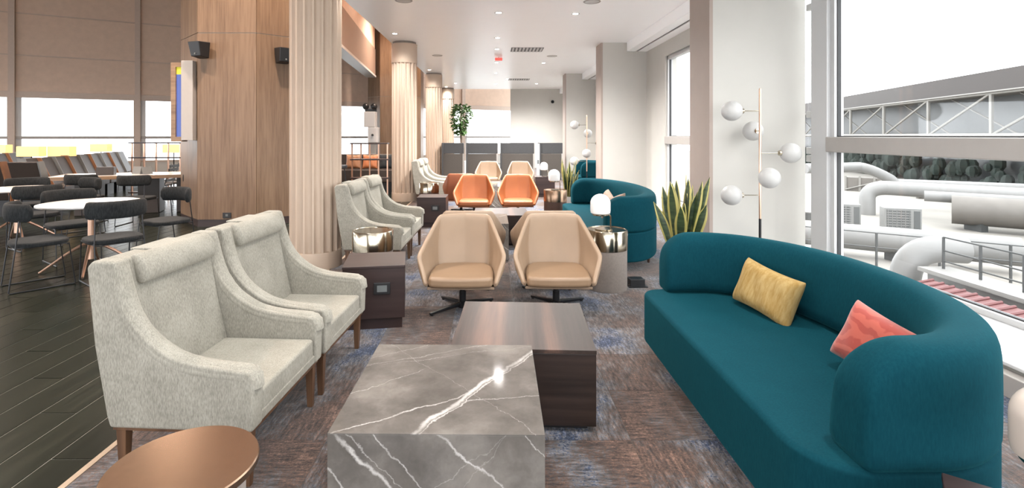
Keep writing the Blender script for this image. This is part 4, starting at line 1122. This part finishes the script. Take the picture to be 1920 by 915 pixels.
# ================================================================== OUTSIDE
GZ = -2.6
tag(obj('apron_ground', B(-160, 3.5, 20, 260, -7.2, -7.0).box(-160, -22, -60, 30, -7.2, -7.0), 'apron'), kind='structure')
D.objects['apron_ground'].name = 'floor_apron'
tag(obj('floor_rooftop', B(4.2, 130, -40, 140, GZ - .3, GZ), 'concrete'), kind='structure')
# roof truss building
P0 = Vector((39.3, 60, 0)); dv = Vector((.25, 1, 0)); 
def bpt(t_, z, off=0):
    nrm = Vector((1, -.25, 0)).normalized(); p = P0 + dv * t_ + nrm * off; return (p.x, p.y, z)
t = thing('truss_building', 'long dark terminal building with white lattice truss outside the near window', 'building', (0, 0, 0))
def slab(t0, t1, z0, z1, o0, o1):
    vs = [bpt(a, z, o) for z in (z0, z1) for a, o in ((t0, o0), (t1, o0), (t1, o1), (t0, o1))]
    return MB().add(vs, [(0, 3, 2, 1), (4, 5, 6, 7), (0, 1, 5, 4), (1, 2, 6, 5), (2, 3, 7, 6), (3, 0, 4, 7)])
obj('facade', slab(-60, 60, GZ, 4.5, 3.0, 20), 'facade', t)
obj('eave_band', slab(-60, 60, 4.42, 5.8, .2, 22), 'eave', t)
obj('soffit', slab(-60, 60, 4.34, 4.42, -.3, 22), 'truss', t)
zt, zb = 4.30, 1.50
obj('top_chord', MB().tube([bpt(-60, zt), bpt(60, zt)], .13, 8), 'truss', t)
obj('bottom_chord', MB().tube([bpt(-60, zb), bpt(60, zb)], .15, 8), 'truss', t)
k0 = -60.9
for k in range(17):
    a = k0 + 7 * k
    obj('truss_post', MB().tube([bpt(a, zb), bpt(a, zt)], .14, 6), 'truss', t)
    obj('truss_brace', MB().tube([bpt(a, zt), bpt(a + 7, zb)], .09, 6), 'truss', t)
    obj('truss_brace', MB().tube([bpt(a, zb, 1.6), bpt(a + 7, zt, 1.6)], .06, 6), 'truss', t)
h = MB(); rn = random.Random(2)
for k in range(420):
    a = -50 + rn.random() * 100
    h.sphere(bpt(a, GZ + rn.uniform(.3, 2.1), rn.uniform(1.2, 2.4)), rn.uniform(.25, .6), 7, 5, (1, 1, 1.2))
tag(obj('hedge', h, 'hedge', None, smooth=True), 'dark green hedge along the foot of the truss building', 'hedge', kind='stuff')
# crates and sheds before it
for k, (x, y, w_, hh) in enumerate([(27.5, 38, 2.6, 1.0), (29.0, 33.0, 3.0, 1.1), (31.0, 29.5, 2.4, .9)]):
    t = thing('timber_crate', ['weathered timber frame crate, left of three beneath the truss building', 'weathered timber frame crate, middle of three beneath the truss building', 'weathered timber frame crate, right of three beneath the truss building'][k], 'crate', (x, y, GZ), R(-40), 'timber crates on the roof')
    obj('panel', B(-w_ / 2, w_ / 2, -.4, .4, 0, hh), 'tanduct', t)
    for q in range(4): xx = -w_ / 2 + q * w_ / 3; obj('batten', B(xx - .07, xx + .07, -.47, -.4, 0, hh + .1), 'truss', t)
    obj('brace', MB().tube([(-w_ / 2, -.5, .1), (w_ / 2, -.5, hh)], .05, 6), 'truss', t)
def arc(p0, p1, p2, n_=10):
    p0, p1, p2 = map(Vector, (p0, p1, p2)); return [tuple(p0.lerp(p1, u / n_).lerp(p1.lerp(p2, u / n_), u / n_)) for u in range(n_ + 1)]
t = thing('insulated_pipe', 'long white insulated pipe with an elbow, highest outside the window', 'pipe')
obj('run', MB().tube([(20.3, 26.6, -1.2), (23.6, 23.1, -1.2), (32, 14.2, -1.2)], .36, 20), 'pipe', t, smooth=True)
obj('elbow', MB().tube([(19.45, 26.9, GZ)] + arc((19.45, 26.9, -1.9), (19.5, 27.1, -1.2), (20.3, 26.6, -1.2)), .36, 20), 'pipe', t, smooth=True)
obj('support', MB().tube([(24.5, 22.1, GZ), (24.5, 22.1, -1.5)], .08, 8), 'rail', t)
t = thing('insulated_pipe', 'white insulated pipe with a raised bend at the far left of the roof', 'pipe')
obj('run', MB().tube([(17.5, 29, -.35), (20.8, 29.4, -.30)] + arc((20.8, 29.4, -.30), (21.6, 29.3, -.4), (22.6, 28.9, -1.2), 6) + [(28, 26, -1.25)], .28, 16), 'pipe', t, smooth=True)
obj('support', MB().tube([(19, 29.2, GZ), (19, 29.2, -.5)], .08, 8), 'rail', t)
t = thing('large_duct', 'wide tan weathered duct running behind the air conditioning units', 'duct')
obj('run', MB().tube([(20.2, 22.8, -1.75), (26, 17.7, -1.75), (31, 13.3, -1.75)], .62, 24), 'tanduct', t, smooth=True)
obj('cap_run', MB().tube([(20.0, 24.0, -1.3), (26, 18.75, -1.3), (30, 15.1, -1.3)], .24, 16), 'pipe', t, smooth=True)
for k in range(4):
    f = k / 3; x = 20.8 + f * 9; y = 22.3 - f * 7.9
    obj('saddle', B(x - .15, x + .15, y - .4, y + .4, GZ, -2.2), 'rail', t)
t = thing('low_pipe', 'thick white pipe lying low in front of the air conditioning units', 'pipe')
obj('run', MB().tube([(9.5, 19.6, -1.95), (14.2, 16.3, -1.95), (15.6, 15.3, -1.95)], .42, 24), 'pipe', t, smooth=True)
obj('saddle', B(13, 13.4, 16.7, 17.2, GZ, -2.3), 'rail', t)
def ac_unit(loc, rz, lb):
    t = thing('air_conditioner', lb, 'air conditioner', loc, rz, 'rooftop air conditioning units')
    obj('casing', B(-.62, .62, -.3, .3, .12, 1.02), 'acunit', t, bev=.02)
    obj('grille', B(-.55, .25, -.32, -.29, .18, .96), 'grille', t)
    for q in range(8): z = .22 + q * .1; obj('fin', B(-.55, .25, -.335, -.318, z, z + .03), 'acunit', t)
    for q in range(6): x = -.52 + q * .145; obj('fin', B(x, x + .02, -.335, -.318, .18, .96), 'acunit', t)
    obj('side_grille', B(.36, .56, -.315, -.29, .2, .92), 'grille', t)
    for x_ in (-.5, .5): obj('foot', B(x_ - .06, x_ + .06, -.3, .3, 0, .12), 'rail', t)
    return t
au = ac_unit((16.6, 21.1, GZ + .15), R(-20), 'white rooftop air conditioner, right of the two')
dup(au, (15.1, 22.4, GZ + .15), R(-20), 'white rooftop air conditioner, left of the two')
for (x, y) in ((16.6, 21.1), (15.1, 22.4)): pass
t = tag(obj('unit_plinth', B(-1.9, 1.9, -.8, .8, 0, .15), 'concrete'), 'pale plinth beneath the two air conditioners', 'plinth'); t.location = (15.85, 21.75, GZ); t.rotation_euler = (0, 0, R(-40))
t = thing('elbow_duct', 'fat white elbow duct rising beside the near roof parapet', 'duct')
obj('bend', MB().tube([(9.15, 11.5, GZ), (9.15, 11.5, -1.75)] + arc((9.15, 11.5, -1.75), (9.15, 11.5, -1.05), (9.8, 11.4, -1.0)) + [(10.3, 11.3, -1.0)], .29, 24), 'pipe', t, smooth=True)
for z in (-2.2, -1.9): obj('band', MB().tube([(9.15, 11.5, z), (9.15, 11.5, z + .05)], .305, 24), 'alu', t, smooth=True)
t = thing('roof_parapet', 'stepped white parapet below the railing outside the near window', 'wall')
obj('upper_step', B(9.15, 9.6, 2, 10.9, GZ, -1.36), 'pipe', t)
obj('coping', B(9.02, 9.7, 2, 11.0, -1.36, -1.28), 'unitcap', t)
obj('lower_step', B(8.85, 9.15, 2, 10.9, GZ, -1.62), 'acunit', t)
for k in range(8): obj('buttress', B(8.72, 9.15, 2.6 + k * 1.1, 2.85 + k * 1.1, GZ, -1.5), 'pipe', t)
t = thing('roof_railing', 'grey tube railing along the roof parapet outside the near window', 'railing')
for k in range(11): obj('post', MB().tube([(9.4, 2.6 + .82 * k, -1.28), (9.4, 2.6 + .82 * k, -.62)], .026, 8), 'rail', t)
for z in (-.62, -.90, -1.12): obj('rail', MB().tube([(9.4, 2.6, z), (9.4, 10.8, z)], .016, 8), 'rail', t)
t = thing('roof_railing', 'grey tube railing farther out on the roof by the low pipe', 'railing')
for k in range(12):
    x, y = 9.6 + 1.5 * k * .8, 18.0 - 1.5 * k * .6
    obj('post', MB().tube([(x, y, GZ), (x, y, GZ + 1.05)], .035, 8), 'rail', t)
for z in (GZ + 1.05, GZ + .6): obj('rail', MB().tube([(9.6, 18.0, z), (9.6 + 16.5 * .8, 18.0 - 16.5 * .6, z)], .018, 8), 'rail', t)
t = thing('red_roof', 'red ribbed sheet roof low outside, just above the near sofa', 'roof')
obj('roof_deck', MB().add([(7.7, 3, GZ), (8.7, 3, GZ), (8.7, 10.3, GZ), (7.7, 10.3, GZ), (7.7, 3, -1.54), (8.7, 3, -1.36), (8.7, 10.3, -1.36), (7.7, 10.3, -1.54)],
    [(0, 3, 2, 1), (4, 5, 6, 7), (0, 1, 5, 4), (1, 2, 6, 5), (2, 3, 7, 6), (3, 0, 4, 7)]), 'rooftile', t)
for k in range(32):
    y = 3.1 + k * .23
    obj('sheet_rib', MB().tube([(7.7, y, -1.53), (8.7, y, -1.35)], .03, 6), 'rooftile', t)
obj('gutter', B(7.5, 7.7, 3, 10.3, GZ, -1.52), 'pipe', t)
# flat cable trays and vents lying about on the roof
for k, (x, y, w_, d_, h_) in enumerate([(14.5, 26, 3.0, .5, .35), (19, 14.5, 2.2, 1.2, .5), (24, 12.5, 1.6, 1.2, .7), (27.5, 26, 2.4, 1.4, .9), (31, 22, 1.8, 1.2, .8)]):
    t = thing('roof_vent', 'low louvred roof vent box, %s' % ['nearest the window frame', 'in front of the tan duct', 'right of the tan duct front', 'behind the white pipe', 'farthest right behind the pipe'][k], 'vent', (x, y, GZ), R(-38), 'louvred vents on the roof')
    obj('box', B(-w_ / 2, w_ / 2, -d_ / 2, d_ / 2, 0, h_), 'acunit', t, bev=.02)
    for q in range(5): obj('louvre', B(-w_ / 2 + .1, w_ / 2 - .1, -d_ / 2 - .03, -d_ / 2 + .01, h_ * (.15 + .16 * q), h_ * (.22 + .16 * q)), 'grille', t)
    obj('lid', B(-w_ / 2 - .05, w_ / 2 + .05, -d_ / 2 - .06, d_ / 2 + .05, h_, h_ + .05), 'unitcap', t)
